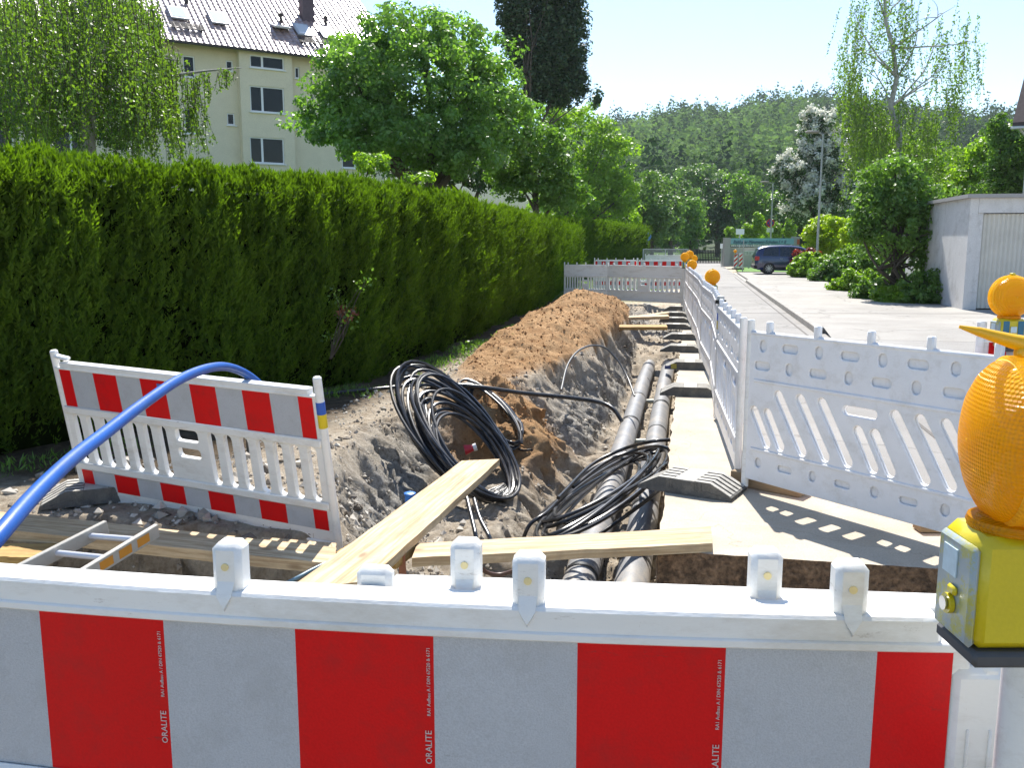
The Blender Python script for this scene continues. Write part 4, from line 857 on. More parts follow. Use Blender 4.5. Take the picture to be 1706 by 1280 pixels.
def tree(name, label, foot, blobs_px, d, m, nclump, per, leaf_px, cat='tree', trunk_r=.15, clump_px=16, seed=1, group=None, blossom=None, bark=None, stems=1, up=.5, sq=.75, limbs=True, shell=.55):
    """foot: (px, ) column of the trunk; blobs_px: (px, py, rx, ry[, depth offset])"""
    r = np.random.default_rng(seed); rr = random.Random(seed); F_ = base(foot, d); bl = []
    for b in blobs_px:
        dd = d+(b[4] if len(b) > 4 else 0); c = P(b[0], b[1], dd)-F_; bl.append((c.x, c.y, c.z, b[2]*dd/FPX, b[3]*dd/FPX))
    t = thing(name, label, cat, F_, group=group)
    cl = blob_clumps(bl, nclump, r, shell, floor_z=.05); cs = clump_px*d/FPX
    rc = r.random(nclump)
    n = nclump*per; k = np.repeat(np.arange(nclump), per)
    csz = cs*(.6+.8*r.random(nclump))[k]
    off = unit(r.normal(size=(n,3)))*(.45+.55*r.random((n,1))**.7)*.85*csz[:,None]*np.array([1,1,sq])
    C = cl[k]+off; C[:,2] = np.maximum(C[:,2], .03)
    hgt = np.clip(off[:,2]/np.maximum(csz,1e-6), -1, 1)
    V, Q = leaf_arrays(C, leaf_px*d/FPX, r, up, bias=unit(off))
    rnd = np.clip(.45*rc[k]+.4*r.random(n)+.1, 0, 1)
    leafmesh('crown', t, [(V, Q, np.repeat(rnd, 4))], m)
    if blossom:
        nb = int(nclump*blossom); ci = cl[r.choice(nclump, nb)]; pr = 26; kk = np.repeat(np.arange(nb), pr)
        C = ci[kk]+r.normal(size=(nb*pr,3))*.28*cs*np.array([.8,.8,1])+np.array([0,-cs*.45,cs*.6]); V, Q = leaf_arrays(C, leaf_px*.9*d/FPX, r, 1.0)
        leafmesh('blossom', t, [(V, Q, np.repeat(r.random(nb*pr), 4))], LM['white'])
    if limbs:
        mb = MB(); zt = min(b[2] for b in bl)
        for s in range(stems):
            a = Vector((rr.uniform(-1,1)*trunk_r*2.5*(stems>1), rr.uniform(-1,1)*trunk_r*2*(stems>1), 0)); top = Vector((bl[0][0]*.5, bl[0][1]*.5, max(.4, zt*.7)))
            if stems > 1: top = top+Vector((rr.uniform(-1,1)*.6, rr.uniform(-.5,.5), .3))
            tr = limb(mb, a, top, trunk_r/stems**.5, trunk_r*.7/stems**.5, rr, .04)
            for b in bl:
                if stems > 1 and rr.random() < .5: continue
                pts = limb(mb, top, (b[0],b[1],b[2]+b[4]*.3), trunk_r*.5/stems**.5, trunk_r*.12, rr)
                for j in range(5):
                    v = Vector(rr.choice(cl.tolist())); 
                    if (v-Vector(b[:3])).length < max(b[3],b[4])*1.1: limb(mb, pts[rr.randrange(2,6)], v, trunk_r*.16, trunk_r*.05, rr, .1, 5)
        mb.build('trunk', bark or M_bark, t, smooth=True)
    return t
# ---- clipped thuja hedges
def hedge(label, path, H_, depth, dens, seed, ridge=.75, zs=None):
    r = np.random.default_rng(seed); path = [np.array(p) for p in path]; t = thing('hedge', label, 'hedge', (path[0][0],path[0][1],0))
    O = np.array([path[0][0],path[0][1],0]); parts = []; core = MB()
    d_acc = 0
    L_ = [np.linalg.norm(path[i+1]-path[i]) for i in range(len(path)-1)]
    cumL = np.concatenate([[0], np.cumsum(L_)])
    dirs = [unit(path[i+1]-path[i]) for i in range(len(path)-1)]
    nrm = [np.array([d_[1], -d_[0]]) for d_ in dirs]                     # facing +X
    vn = [unit(nrm[max(i-1,0)]+nrm[min(i,len(nrm)-1)]) for i in range(len(path))]
    for i in range(len(path)-1):
        a, b = path[i], path[i+1]; dist = max(6, np.linalg.norm((a+b)/2)); k = min(1, (9/dist))
        n = int(L_[i]*H_*dens*k**1.25); size = .085/k**.62
        def surf(n, top=False, end=None):
            s = r.random(n); q = a[None]+(b-a)[None]*s[:,None]; nn = vn[i][None]*(1-s)[:,None]+vn[i+1][None]*s[:,None]; sl = cumL[i]+s*L_[i]
            cu_ = np.abs(np.sin(math.pi*(sl/ridge+.25*vnoise(sl*.7, sl*0, 3))))
            return s, q, nn, sl, cu_
        per = 26; n = max(20, int(L_[i]*H_*dens/2100*210*k**1.15)); s, q, nn, sl, cu_ = surf(n)
        z = H_*r.random(n)**.95-.12; bul = .10*cu_+.11*vnoise(sl*1.3, z*1.1, 5)+.07*vnoise(sl*3.5, z*2.2, 8)-.12*sst(.5,0,z)
        inn = r.random(n)**1.2*.15-.02; Lp = (.14+.15*r.random(n))*k**-.5
        A = np.stack([q[:,0]+nn[:,0]*(bul-inn), q[:,1]+nn[:,1]*(bul-inn), z], -1); out3 = np.stack([nn[:,0], nn[:,1], nn[:,0]*0], -1)
        AX = unit(out3*.42+np.array([0,0,1.0])+r.normal(size=(n,3))*.26); SD = unit(np.cross(AX, out3*1.0+r.normal(size=(n,3))*.55))
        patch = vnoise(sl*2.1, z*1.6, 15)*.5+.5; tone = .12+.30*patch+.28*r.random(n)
        kk = np.repeat(np.arange(n), per); u = np.tile((np.arange(per)+.5)/per, n)+.04*r.normal(size=n*per); sg = np.tile(np.where(np.arange(per)%2, 1., -1.), n)
        wf = (1-.75*np.clip(u,0,1))*.30; ln = Lp[kk]*(.34-.18*u)*(.7+.6*r.random(n*per))
        C = A[kk]+AX[kk]*(u*Lp[kk])[:,None]+SD[kk]*(sg*wf*Lp[kk]*.55*r.random(n*per))[:,None]+out3[kk]*(.02*r.normal(size=n*per))[:,None]
        D = unit(AX[kk]+SD[kk]*(sg*.75*(1-u*.5))[:,None]+r.normal(size=(n*per,3))*.16); N_ = unit(out3[kk]*.7+r.normal(size=(n*per,3))*.55); S = unit(np.cross(D, N_))
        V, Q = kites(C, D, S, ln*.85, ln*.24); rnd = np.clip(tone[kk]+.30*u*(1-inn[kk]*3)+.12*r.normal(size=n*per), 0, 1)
        parts.append((V-O, Q, np.repeat(rnd, 4)))
        n3 = int(L_[i]*H_*dens*.8*k**1.25); s, q, nn, sl, cu_ = surf(n3); z = H_*r.random(n3)-.03; out3 = np.stack([nn[:,0], nn[:,1], nn[:,0]*0], -1)
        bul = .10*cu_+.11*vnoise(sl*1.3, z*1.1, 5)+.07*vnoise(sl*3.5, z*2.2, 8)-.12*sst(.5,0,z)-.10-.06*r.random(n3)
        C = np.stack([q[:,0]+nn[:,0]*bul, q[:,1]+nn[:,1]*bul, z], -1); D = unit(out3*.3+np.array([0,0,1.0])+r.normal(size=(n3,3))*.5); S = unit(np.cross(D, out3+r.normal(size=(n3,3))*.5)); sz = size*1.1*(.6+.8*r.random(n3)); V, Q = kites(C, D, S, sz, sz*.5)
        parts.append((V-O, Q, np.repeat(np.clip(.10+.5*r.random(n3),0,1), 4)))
        # top and tips
        n2 = int(L_[i]*depth*dens*1.1*k**1.1); s, q, nn, sl, cu_ = surf(n2); w_ = r.random(n2)*depth
        z = H_-.03+.10*cu_+.10*vnoise(sl*2.2, w_*2, 6)-.25*sst(.18,0,w_)*.4 + .09*r.random(n2)**3
        C = np.stack([q[:,0]-nn[:,0]*(w_-.05), q[:,1]-nn[:,1]*(w_-.05), z], -1)
        D = unit(np.array([0,0,1.0])+r.normal(size=(n2,3))*.35); S = unit(np.cross(D, r.normal(size=(n2,3)))); sz = size*(.7+.65*r.random(n2)**1.5)
        rnd = np.clip(.45+.45*r.random(n2), 0, 1)
        for sp, ln, wd in ((0,1.0,.2),(.5,.6,.2),(-.5,.6,.2)):
            D2 = unit(D+S*sp); V, Q = kites(C+D2*(sz*.25*ln)[:,None], D2, unit(S-D*sp), sz*ln, sz*wd); parts.append((V-O, Q, np.repeat(rnd, 4)))
        ins = .13
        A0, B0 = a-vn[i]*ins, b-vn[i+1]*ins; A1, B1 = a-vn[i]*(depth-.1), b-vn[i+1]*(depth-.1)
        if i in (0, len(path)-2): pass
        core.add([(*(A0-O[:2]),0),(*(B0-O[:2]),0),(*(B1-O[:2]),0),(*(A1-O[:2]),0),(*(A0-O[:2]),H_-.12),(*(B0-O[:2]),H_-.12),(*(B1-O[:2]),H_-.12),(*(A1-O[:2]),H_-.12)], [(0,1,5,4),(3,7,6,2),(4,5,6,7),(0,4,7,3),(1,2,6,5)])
    # end face
    for (pt, dr, v0) in ((path[-1], dirs[-1], vn[-1]), (path[0], -dirs[0], vn[0])):
        n = int(H_*depth*dens*.4); w_ = r.random(n)*depth; z = H_*r.random(n); C = np.stack([pt[0]-v0[0]*w_+dr[0]*.08*r.random(n), pt[1]-v0[1]*w_+dr[1]*.08*r.random(n), z], -1)
        D = unit(np.array([0,0,1.0])+np.array([dr[0],dr[1],0])*.5+r.normal(size=(n,3))*.3); S = unit(np.cross(D, r.normal(size=(n,3)))); sz = .2*(.6+.8*r.random(n)); V, Q = kites(C, D, S, sz, sz*.3); parts.append((V-O, Q, np.repeat(.2+.6*r.random(n), 4)))
    if zs:
        for V, Q, R in parts: V[:,2] *= np.interp(V[:,1]+O[1], *zs)
        for v in core.V: v.z *= float(np.interp(v.y+O[1], *zs))*1.0
    leafmesh('foliage', t, parts, LM['thuja'])
    core.build('shade_core', mat('hedge core shade', (.006,.010,.002), 1, .3, 9, spec=0), t)  # solid near-black block, its colour standing in for shade between the sprays
    # brown dead sprays
    return t
hd = hedge('tall clipped dark green conifer hedge running along the trench on the left', [(-7.6,1.6),(-5.35,5.6),(-4.5,7.6),(-3.85,10),(-3.7,14),(-3.78,19),(-3.9,24),(-4.3,29),(-4.6,34),(-4.75,38)], 2.28, 1.3, 2100, 3, zs=([0,5,9,15,24,38],[.98,.98,.99,1.0,.98,.95]))
hedge('lower conifer hedge farther down the street beyond the tall hedge', [(-5.3,41),(-4.7,49),(-4.0,57),(-3.2,65)], 2.62, 1.6, 1600, 4)
def patch_leaves(name, label, cat, pts_px, m, n, sp, lf, seed, stems=False, plane=None):
    r = np.random.default_rng(seed); O = Vector(pts_px[0]); t = thing(name, label, cat, O); parts = []
    for p in pts_px:
        p = np.array(Vector(p)-O); C = p+r.normal(size=(n,3))*sp; V, Q = leaf_arrays(C, lf, r, .3); parts.append((V, Q, np.repeat(r.random(n),4)))
    leafmesh('leaves', t, parts, m)
    mb = MB(); rr = random.Random(seed)
    for p in pts_px: limb(mb, Vector(pts_px[0])-O-Vector((0,0,.25)), Vector(p)-O, .008, .003, rr, .1, 5)
    mb.build('stem', M_bark, t); return t
patch_leaves('sapling', 'light leafy sapling growing out of the hedge face behind the pit', 'sapling', [P(550,560,9.6),P(575,510,9.6),P(600,475,9.6),P(560,490,9.6),P(582,535,9.6),P(610,465,9.6)], LM['mid'], 20, .05, .042, 5)
patch_leaves('weed', 'small bright green weed on the ground at the hedge foot', 'weed', [W(768,580,.12),W(778,575,.15),W(758,582,.1),W(786,585,.08)], LM['mid'], 26, .05, .045, 6)
dead = leafmat('dead sprays', (.12,.035,.015), (.30,.12,.05), .3, (1.3,.8,.5))
for i, (x, y, d, lb_) in enumerate([(20,405,7.2,'brown dead twig patch on the hedge at the left edge'), (227,300,8.2,'small orange dead tip high on the hedge'), (960,385,37,'pale brown dead patch near the far end of the hedge'), (575,540,9.9,'reddish brown dead patch low on the hedge behind the pit'), (300,345,8.6,'dull brown dead tips in the upper hedge face')]):
    patch_leaves('dead_twig', lb_, 'twig', [P(x+random.Random(j*7+i).uniform(-14,14)*8/d,y+random.Random(j*5+i).uniform(-30,30)*8/d,d) for j in range(4)], dead, 16, .045*min(d,10)/8, .05*min(d,12)/8, 30+i)
def grass_tufts():
    r = np.random.default_rng(9); n = 5200; y = r.uniform(4.9,20,n); x = np.interp(y, [4.9,7.6,10,14,20], [-5.2,-4.3,-3.7,-3.5,-3.5])+np.abs(r.normal(size=n))*.28; k = vnoise(x*2,y*1.2,50) > -.05; x, y = x[k], y[k]; n = len(x)
    z = ground_h(x,y)[0]; C = np.stack([x,y,z+.02],-1); D = unit(np.array([0,0,1.0])+r.normal(size=(n,3))*.5); S = unit(np.cross(D, r.normal(size=(n,3)))); s = .035+.055*r.random(n); V, Q = kites(C+D*(s*.5)[:,None], D, S, s, s*.16)
    o = leafmesh('weeds', None, [(V,Q,np.repeat(r.random(n),4))], LM['mid']); tag(o, 'low weeds and grass along the hedge foot', 'weeds', kind='stuff')
grass_tufts()
# ---- weeping birches
def strands(starts, lens, r, leaf, gap, jit=.05, drift=.12, width=.5):
    parts = []; mb = MB(); Cs = []; rnds = []
    for s, L_ in zip(starts, lens):
        n = max(4, int(L_/gap)); t_ = np.linspace(0,1,n); dr = r.normal(size=2)*drift*L_
        x = s[0]+dr[0]*t_**1.5+np.cumsum(r.normal(size=n)*.01); y = s[1]+dr[1]*t_**1.5; z = s[2]-L_*t_
        mb.tube([Vector((x[i],y[i],z[i])) for i in (0,n//3,2*n//3,n-1)], [.006,.005,.004,.003], 3, cap=False)
        k = np.repeat(np.arange(n), 3); C = np.stack([x[k],y[k],z[k]],-1)+r.normal(size=(len(k),3))*jit; Cs.append(C); rnds.append(np.clip(r.random()*.5+r.random(len(k))*.5,0,1))
    C = np.concatenate(Cs); V, Q = leaf_arrays(C, leaf, r, .1, width, droop=.9); return V, Q, np.repeat(np.concatenate(rnds), 4), mb
def birch(label, foot, d, top_px, limbs_px, sblobs, nstr, leaf_px, seed, lean=0, tr=.2, zmin_px=330, extra=None, gap_px=5, m='birch', Lpx=(60,150)):
    r = np.random.default_rng(seed); rr = random.Random(seed); F_ = base(foot, d); t = thing('birch_tree', label, 'birch', F_); mb = MB()
    tp = P(top_px[0], top_px[1], d)-F_; trunk = limb(mb, (0,0,0), tp, tr, tr*.25, rr, .015, 12)
    starts = []
    for (x0,y0,x1,y1,dd,*tk) in limbs_px:
        tk = tk[0] if tk else 1.0
        a = P(x0,y0,d)-F_; b = P(x1,y1,d+dd)-F_; i = min(range(len(trunk)), key=lambda j: abs(trunk[j].z-a.z)); pts = limb(mb, trunk[i], b, tr*.24, tr*.045, rr, .10, 9)
        for _ in range(3):
            p0 = pts[rr.randrange(3,7)]; e = p0+Vector((rr.uniform(-1,1),rr.uniform(-1,1),rr.uniform(-.2,.8)))*d*.03; limb(mb, p0, e, tr*.1*tk, tr*.03*tk, rr, .15, 5)
        starts += [p for p in pts[2:]]
    mb.build('trunk', M_birch, t, smooth=True)
    S = []; Ls = []
    for _ in range(nstr):
        b = sblobs[r.choice(len(sblobs), p=np.array([q[5] for q in sblobs])/sum(q[5] for q in sblobs))]
        c = P(b[0]+r.normal()*b[2]*.5, b[1]+r.normal()*b[3]*.4, d+r.normal()*b[4])-F_; S.append(c); L_ = r.uniform(*(Lpx if len(b) < 7 else (12,b[6])))*d/FPX; Ls.append(min(L_, max(.3, c.z-(P(0+853,zmin_px,d).z)+r.uniform(-.4,.4))))
    V, Q, R, tw = strands(S, Ls, r, leaf_px*d/FPX, gap_px*d/FPX, jit=.45*leaf_px*d/FPX)
    parts = [(V,Q,R)]
    leafmesh('crown', t, parts, LM[m]); tw.build('twigs', M_bark, t)
    return t
birch('tall thin weeping birch with white trunk and sparse hanging twigs on the right', 1515, 40, (1476,-60),
      [(1500,150,1420,75,1),(1492,110,1425,20,-1),(1500,160,1560,60,1),(1500,165,1590,95,-1),(1490,60,1590,10,0),(1487,40,1450,-30,0),(1490,50,1520,-20,1),(1502,190,1560,130,0),(1500,170,1450,110,1),(1498,140,1530,20,0),(1560,80,1630,70,0),(1500,200,1420,170,0)],
      [(1425,20,22,50,1.5,.8),(1470,0,30,30,1.5,.8),(1510,-10,30,40,1.5,.6),(1565,60,30,60,1.5,1.0),(1605,60,25,50,1,.8),(1420,110,18,40,1.5,1.2),(1440,170,30,40,1.5,2.4),(1470,190,30,30,1.5,2.2),(1500,60,40,60,1,.7),(1550,200,28,30,1.5,1.6),(1522,180,30,30,1.5,1.2),(1590,140,22,40,1,.5),(1632,80,8,10,.5,.12)], 330, 4.6, 11, tr=.21, zmin_px=330)
birch('dense weeping birch behind the hedge on the left, twigs hanging before the house', 150, 14, (130,-200),
      [(140,60,40,-40,1),(140,40,230,-40,0),(140,90,300,100,0,.6),(290,140,400,112,0,.3),(140,20,180,-120,1),(140,120,60,60,1),(140,60,250,20,1)],
      [(20,10,50,60,1.2,1.3),(90,0,60,60,1.4,1.5),(165,-20,55,60,1.4,1.5),(225,20,35,60,1.2,1.3),(275,110,26,40,.8,.8),(130,90,70,40,1.2,1.2),(40,110,50,40,1.2,1.0),(250,40,24,30,.8,.7),(210,110,30,40,1,.8),(322,135,18,14,.3,.30),(348,124,18,4,.2,.10,55),(376,118,18,3,.15,.12,30)], 1000, 5.4, 12, tr=.18, zmin_px=262, gap_px=5.0, Lpx=(60,190))
# ---- broadleaf trees
tree('maple_tree', 'big round broadleaf tree in the middle beside the apartment house', 720, [(700,140,150,110),(600,170,95,80,-1),(800,180,90,85,1),(690,60,95,50),(580,90,55,45),(790,100,64,62),(845,210,50,60,1),(720,210,120,70,-1),(640,240,110,45,-1),(780,255,80,40,-1),(530,190,50,50)], 25, LM['maple'], 680, 95, 7.2, trunk_r=.24, clump_px=24, seed=21)
tree('poplar_tree', 'very tall dark columnar poplar cut off by the top of the picture', 915, [(850,-20,26,110),(880,20,25,110),(905,-60,40,100),(925,70,34,100),(955,20,26,120),(940,110,35,60),(990,160,9,16),(905,120,26,60),(965,140,14,24),(860,60,18,60),(932,140,34,36),(890,130,30,44)], 52, LM['poplar'], 1250, 60, 5.4, trunk_r=.16, clump_px=11, seed=22, sq=1.7)
tree('linden_tree', 'yellow green tree right of the poplar above the far hedge', 985, [(915,195,28,34),(885,250,40,46),(960,230,60,62),(1015,270,50,60),(1042,325,32,45),(985,310,60,50),(930,190,30,25),(1020,230,26,20),(1030,362,40,20),(950,345,50,26)], 68, LM['bright'], 330, 60, 5.5, trunk_r=.22, clump_px=17, seed=23)
tree('shrub_tree', 'feathery light green tree leaning over the hedge in front of the yellow green tree', 890, [(900,290,62,45),(940,320,40,35),(850,300,35,28),(905,240,45,30)], 27, LM['mid'], 230, 60, 6, trunk_r=.12, clump_px=15, seed=24)
tree('shrub', 'small leafy shrub top showing above the hedge below the round tree', 610, [(618,272,28,16),(700,295,26,10)], 13.5, LM['bright'], 40, 40, 6, cat='shrub', trunk_r=.05, clump_px=13, seed=25)
tree('street_tree', 'rounded grey green tree beyond the far hedge, nearest of its row', 1085, [(1088,335,38,48),(1075,375,30,36),(1100,375,25,34)], 72, LM['far'], 150, 45, 5, trunk_r=.25, clump_px=13, seed=31, group='rounded trees down the street')
tree('street_tree', 'rounded grey green tree second in the row beyond the far hedge', 1118, [(1118,352,24,36),(1110,385,26,30)], 84, LM['far'], 110, 45, 4.6, trunk_r=.25, clump_px=11, seed=32, group='rounded trees down the street')
tree('street_tree', 'darker rounded tree third in the row, at the end of the street', 1152, [(1150,360,24,34),(1148,392,26,26)], 92, LM['mid'], 110, 45, 4.6, trunk_r=.25, clump_px=11, seed=33, group='rounded trees down the street')
tree('oak_tree', 'dark broad tree at the foot of the hill above the end of the street', 1195, [(1195,330,32,34),(1190,370,34,34),(1212,350,24,30)], 112, LM['dark'], 170, 45, 4.4, trunk_r=.35, clump_px=11, seed=34)
tree('ash_tree', 'mid green tree behind the school sign at the foot of the hill', 1255, [(1245,335,32,36),(1275,350,28,34),(1230,300,22,16),(1262,385,34,24)], 105, LM['mid'], 190, 45, 4.4, trunk_r=.3, clump_px=12, seed=35)
tree('ash_tree', 'pale tree on the lower slope left of the lamp post', 1160, [(1155,300,30,22),(1185,292,24,16)], 140, LM['far'], 90, 40, 4.2, trunk_r=.3, clump_px=11, seed=36)
tree('ash_tree', 'dark tree mass behind the blossoming tree', 1320, [(1315,355,34,44),(1345,385,40,34)], 84, LM['dark'], 150, 45, 4.6, trunk_r=.3, clump_px=12, seed=37)
tree('chestnut_tree', 'dark green tree covered in white blossom right of the street', 1362, [(1368,215,34,32),(1352,262,34,34),(1335,300,40,30),(1392,280,42,55),(1350,340,52,36),(1310,285,26,22),(1400,345,40,40)], 62, LM['dark'], 330, 45, 5, trunk_r=.28, clump_px=14, seed=38, blossom=2.2)
for i, (x, y, rx, ry, lb_) in enumerate([(1217,392,10,17,'small young tree left above the school sign'), (1248,388,9,17,'slim young tree above the school sign behind the white board'), (1263,378,11,24,'taller young tree above the middle of the school sign'), (1292,388,10,17,'young tree just right of the no stopping sign'), (1316,385,10,17,'young tree behind the right end of the school sign')]):
    tree('young_tree', lb_, x, [(x,y,rx,ry)], 76, LM['bright'], 42, 34, 4, trunk_r=.06, clump_px=7, seed=40+i, group='young trees behind the school sign')
tree('garden_tree', 'bright green tree behind the garage', 1620, [(1622,285,50,48),(1600,320,50,30),(1640,250,26,24)], 44, LM['bright'], 230, 55, 5.5, trunk_r=.2, clump_px=16, seed=51)
tree('garden_tree', 'fresh green tree beside the house at the right edge', 1690, [(1690,270,45,60),(1670,220,30,26),(1700,310,50,35),(1655,325,40,24)], 38, LM['mid'], 240, 55, 6, trunk_r=.2, clump_px=16, seed=52)
tree('garden_tree', 'yellow green bushy tree under the weeping birch', 1555, [(1545,290,42,55),(1500,270,50,50),(1580,310,30,40),(1470,250,35,40)], 47, LM['bright'], 260, 50, 5.5, trunk_r=.2, clump_px=15, seed=53)
tree('multi_stem_tree', 'multi stemmed bushy tree leaning against the garage wall', 1512, [(1490,300,60,40),(1530,340,48,55),(1460,350,48,50),(1500,390,70,42),(1552,400,34,44),(1435,385,24,18),(1540,450,26,34),(1540,355,30,34)], 24.6, LM['mid'], 380, 60, 6.2, trunk_r=.16, clump_px=17, seed=54, stems=5)
tree('round_shrub', 'clipped lime green rounded shrub behind the street lamp', 1380, [(1380,392,38,30),(1362,405,22,26)], 47, LM['lime'], 190, 60, 5, cat='shrub', trunk_r=.08, clump_px=8, seed=55, shell=.85)
tree('round_shrub', 'upright lime green clipped shrub right of the street lamp', 1424, [(1424,392,20,34),(1436,405,18,26)], 42, LM['lime'], 140, 60, 5, cat='shrub', trunk_r=.08, clump_px=8, seed=56, shell=.85)
tree('low_shrub', 'red leaved shrub at the corner by the blue car', 1336, [(1336,430,16,16),(1352,428,14,12)], 44, LM['red'], 90, 45, 4.5, cat='shrub', trunk_r=.04, clump_px=8, seed=57, limbs=True)
for i, (x, y, rx, ry, d, mm, lb_) in enumerate([(1352,444,30,22,41,'bright','low green shrub next to the red leaved shrub, farthest of the border'), (1392,452,36,28,37,'mid','second low shrub of the border along the footway'), (1422,432,30,26,38.5,'bright','taller shrub behind the border, left of the multi stemmed tree'), (1458,446,46,36,33,'mid','feathery dark shrub in the middle of the border'), (1430,474,40,24,29.5,'bright','low spreading shrub at the footway edge in mid border'), (1474,482,46,28,25.2,'mid','low shrub below the multi stems'), (1552,484,52,34,23.4,'mid','dense low shrub against the garage corner'), (1500,496,42,22,23.9,'bright','small light shrub at the border end')]):
    tree('low_shrub', lb_, x, [(x,y,rx,ry),(x-rx*.5,y+ry*.3,rx*.7,ry*.7),(x+rx*.4,y+ry*.35,rx*.6,ry*.6)], d, LM[mm], 170, 60, 5.5, cat='shrub', trunk_r=.03, clump_px=9, seed=60+i, group='border shrubs along the footway', stems=3, shell=.6)
# garden mass behind everything at left and right (so no holes)
tree('garden_tree', 'dark tree deep behind the clipped hedge at the left edge', 30, [(10,150,70,70),(90,190,70,50),(200,200,60,50)], 20, LM['dark'], 260, 60, 6.5, trunk_r=.2, clump_px=20, seed=71)
tree('garden_tree', 'shaded tree between the round tree and the poplar', 760, [(820,290,60,26),(740,290,60,22),(680,280,60,20)], 33, LM['dark'], 150, 50, 6, trunk_r=.2, clump_px=14, seed=72)
tree('garden_tree', 'light leafy bush mass above the hedge below the yellow green tree', 1010, [(990,345,50,26),(1050,368,36,20),(930,340,50,24)], 74, LM['bright'], 170, 50, 5.5, trunk_r=.12, clump_px=14, seed=73)
tree('street_tree', 'pale rounded tree filling the gap behind the first street trees', 1140, [(1120,320,36,30),(1150,345,26,30),(1070,330,26,40)], 100, LM['far'], 170, 45, 4.6, trunk_r=.25, clump_px=11, seed=74, group='rounded trees down the street')
# ------------------------------------------------------------------ wooded hill
RPX = [-400,600,990,1050,1130,1200,1260,1340,1400,1500,1600,1706,2200]; RPY = [262,247,235,229,220,215,205,197,208,220,226,225,252]
def hill_z(px, rad):
    el = (640-np.interp(px, RPX, RPY))/FPX*math.cos(PITCH)-math.sin(PITCH); top = el*560+EYE-7
    return -.5+top*sst(.0,1.0,(rad-150)/410)*(1+.03*vnoise(px*.02, rad*.02, 60))-.0*rad
def hill_xy(px, rad):
    a = (px-853)/FPX; x = a*rad; return x*math.cos(YAW)-rad*math.sin(YAW), x*math.sin(YAW)+rad*math.cos(YAW)
pxs = np.linspace(-500,2300,80); rds = np.concatenate([np.linspace(140,560,36), [620,700,800]]); HP, HR = np.meshgrid(pxs, rds)
hz_ = hill_z(HP, np.minimum(HR,560))-(HR>560)*(HR-560)*.12; hx, hy = hill_xy(HP, HR); nn_ = np.arange(HP.size).reshape(HP.shape)
hq = np.stack([nn_[:-1,:-1],nn_[:-1,1:],nn_[1:,1:],nn_[1:,:-1]],-1).reshape(-1,4)
o = bpy.data.objects.new('hill', np_mesh('hill', np.stack([hx,hy,hz_],-1).reshape(-1,3), hq, [mat('hill floor',(.03,.055,.02),.95,.3,.05)], smooth=True)); COL.objects.link(o); tag(o, 'low wooded hill at the end of the valley', 'hill', kind='structure')
def forest():
    r = np.random.default_rng(80); n = 3600; px = r.uniform(940,1760,n); rad = 165+400*r.random(n)**.75; k = 62
    x, y = hill_xy(px, rad); z = hill_z(px, rad); t = (rad-150)/410
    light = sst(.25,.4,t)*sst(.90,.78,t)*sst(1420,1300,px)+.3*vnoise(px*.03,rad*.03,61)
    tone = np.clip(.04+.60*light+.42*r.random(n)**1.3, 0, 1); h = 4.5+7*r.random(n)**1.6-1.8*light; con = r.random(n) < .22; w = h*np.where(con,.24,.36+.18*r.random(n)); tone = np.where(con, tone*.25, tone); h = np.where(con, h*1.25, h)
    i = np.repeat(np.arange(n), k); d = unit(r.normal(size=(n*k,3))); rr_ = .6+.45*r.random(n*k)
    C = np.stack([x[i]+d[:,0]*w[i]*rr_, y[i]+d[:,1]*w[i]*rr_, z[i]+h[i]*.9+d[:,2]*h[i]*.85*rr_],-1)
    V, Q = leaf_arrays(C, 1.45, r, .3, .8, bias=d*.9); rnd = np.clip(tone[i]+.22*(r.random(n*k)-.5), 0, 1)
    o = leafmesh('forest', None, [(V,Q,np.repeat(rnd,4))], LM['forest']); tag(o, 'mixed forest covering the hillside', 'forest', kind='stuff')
forest()
for i, (x, yt, w_, lb_) in enumerate([(1133,182,10,'tall dark tree standing out on the ridge, leftmost of three'), (1173,182,9,'dark tree on the ridge, middle of three'), (1216,184,14,'broad dark tree pair on the ridge, rightmost of three'), (1098,196,12,'dark crown on the falling left end of the ridge'), (1275,176,16,'dark crown on the ridge left of its highest point')]):
    x0, y0 = hill_xy(x, 548); zg = float(hill_z(np.array([x]), np.array([548.]))[0]); r = np.random.default_rng(90+i); t = thing('ridge_tree', lb_, 'tree', (x0,y0,zg), group='trees standing out on the ridge')
    top = P(x, yt, 548).z-zg; n = 700; d = unit(r.normal(size=(n,3))); q_ = .5+.5*r.random(n); wr = w_*560/FPX
    C = np.stack([d[:,0]*wr*q_, d[:,1]*wr*q_, top*.55+d[:,2]*top*.45*q_],-1); V, Q = leaf_arrays(C, 1.9, r, .5, .8); leafmesh('crown', t, [(V,Q,np.repeat(.05+.2*r.random(n),4))], LM['forest'])
    mb = MB(); mb.tube([(0,0,0),(0,0,top*.5)], [.4,.25], 6); mb.build('trunk', M_bark, t)
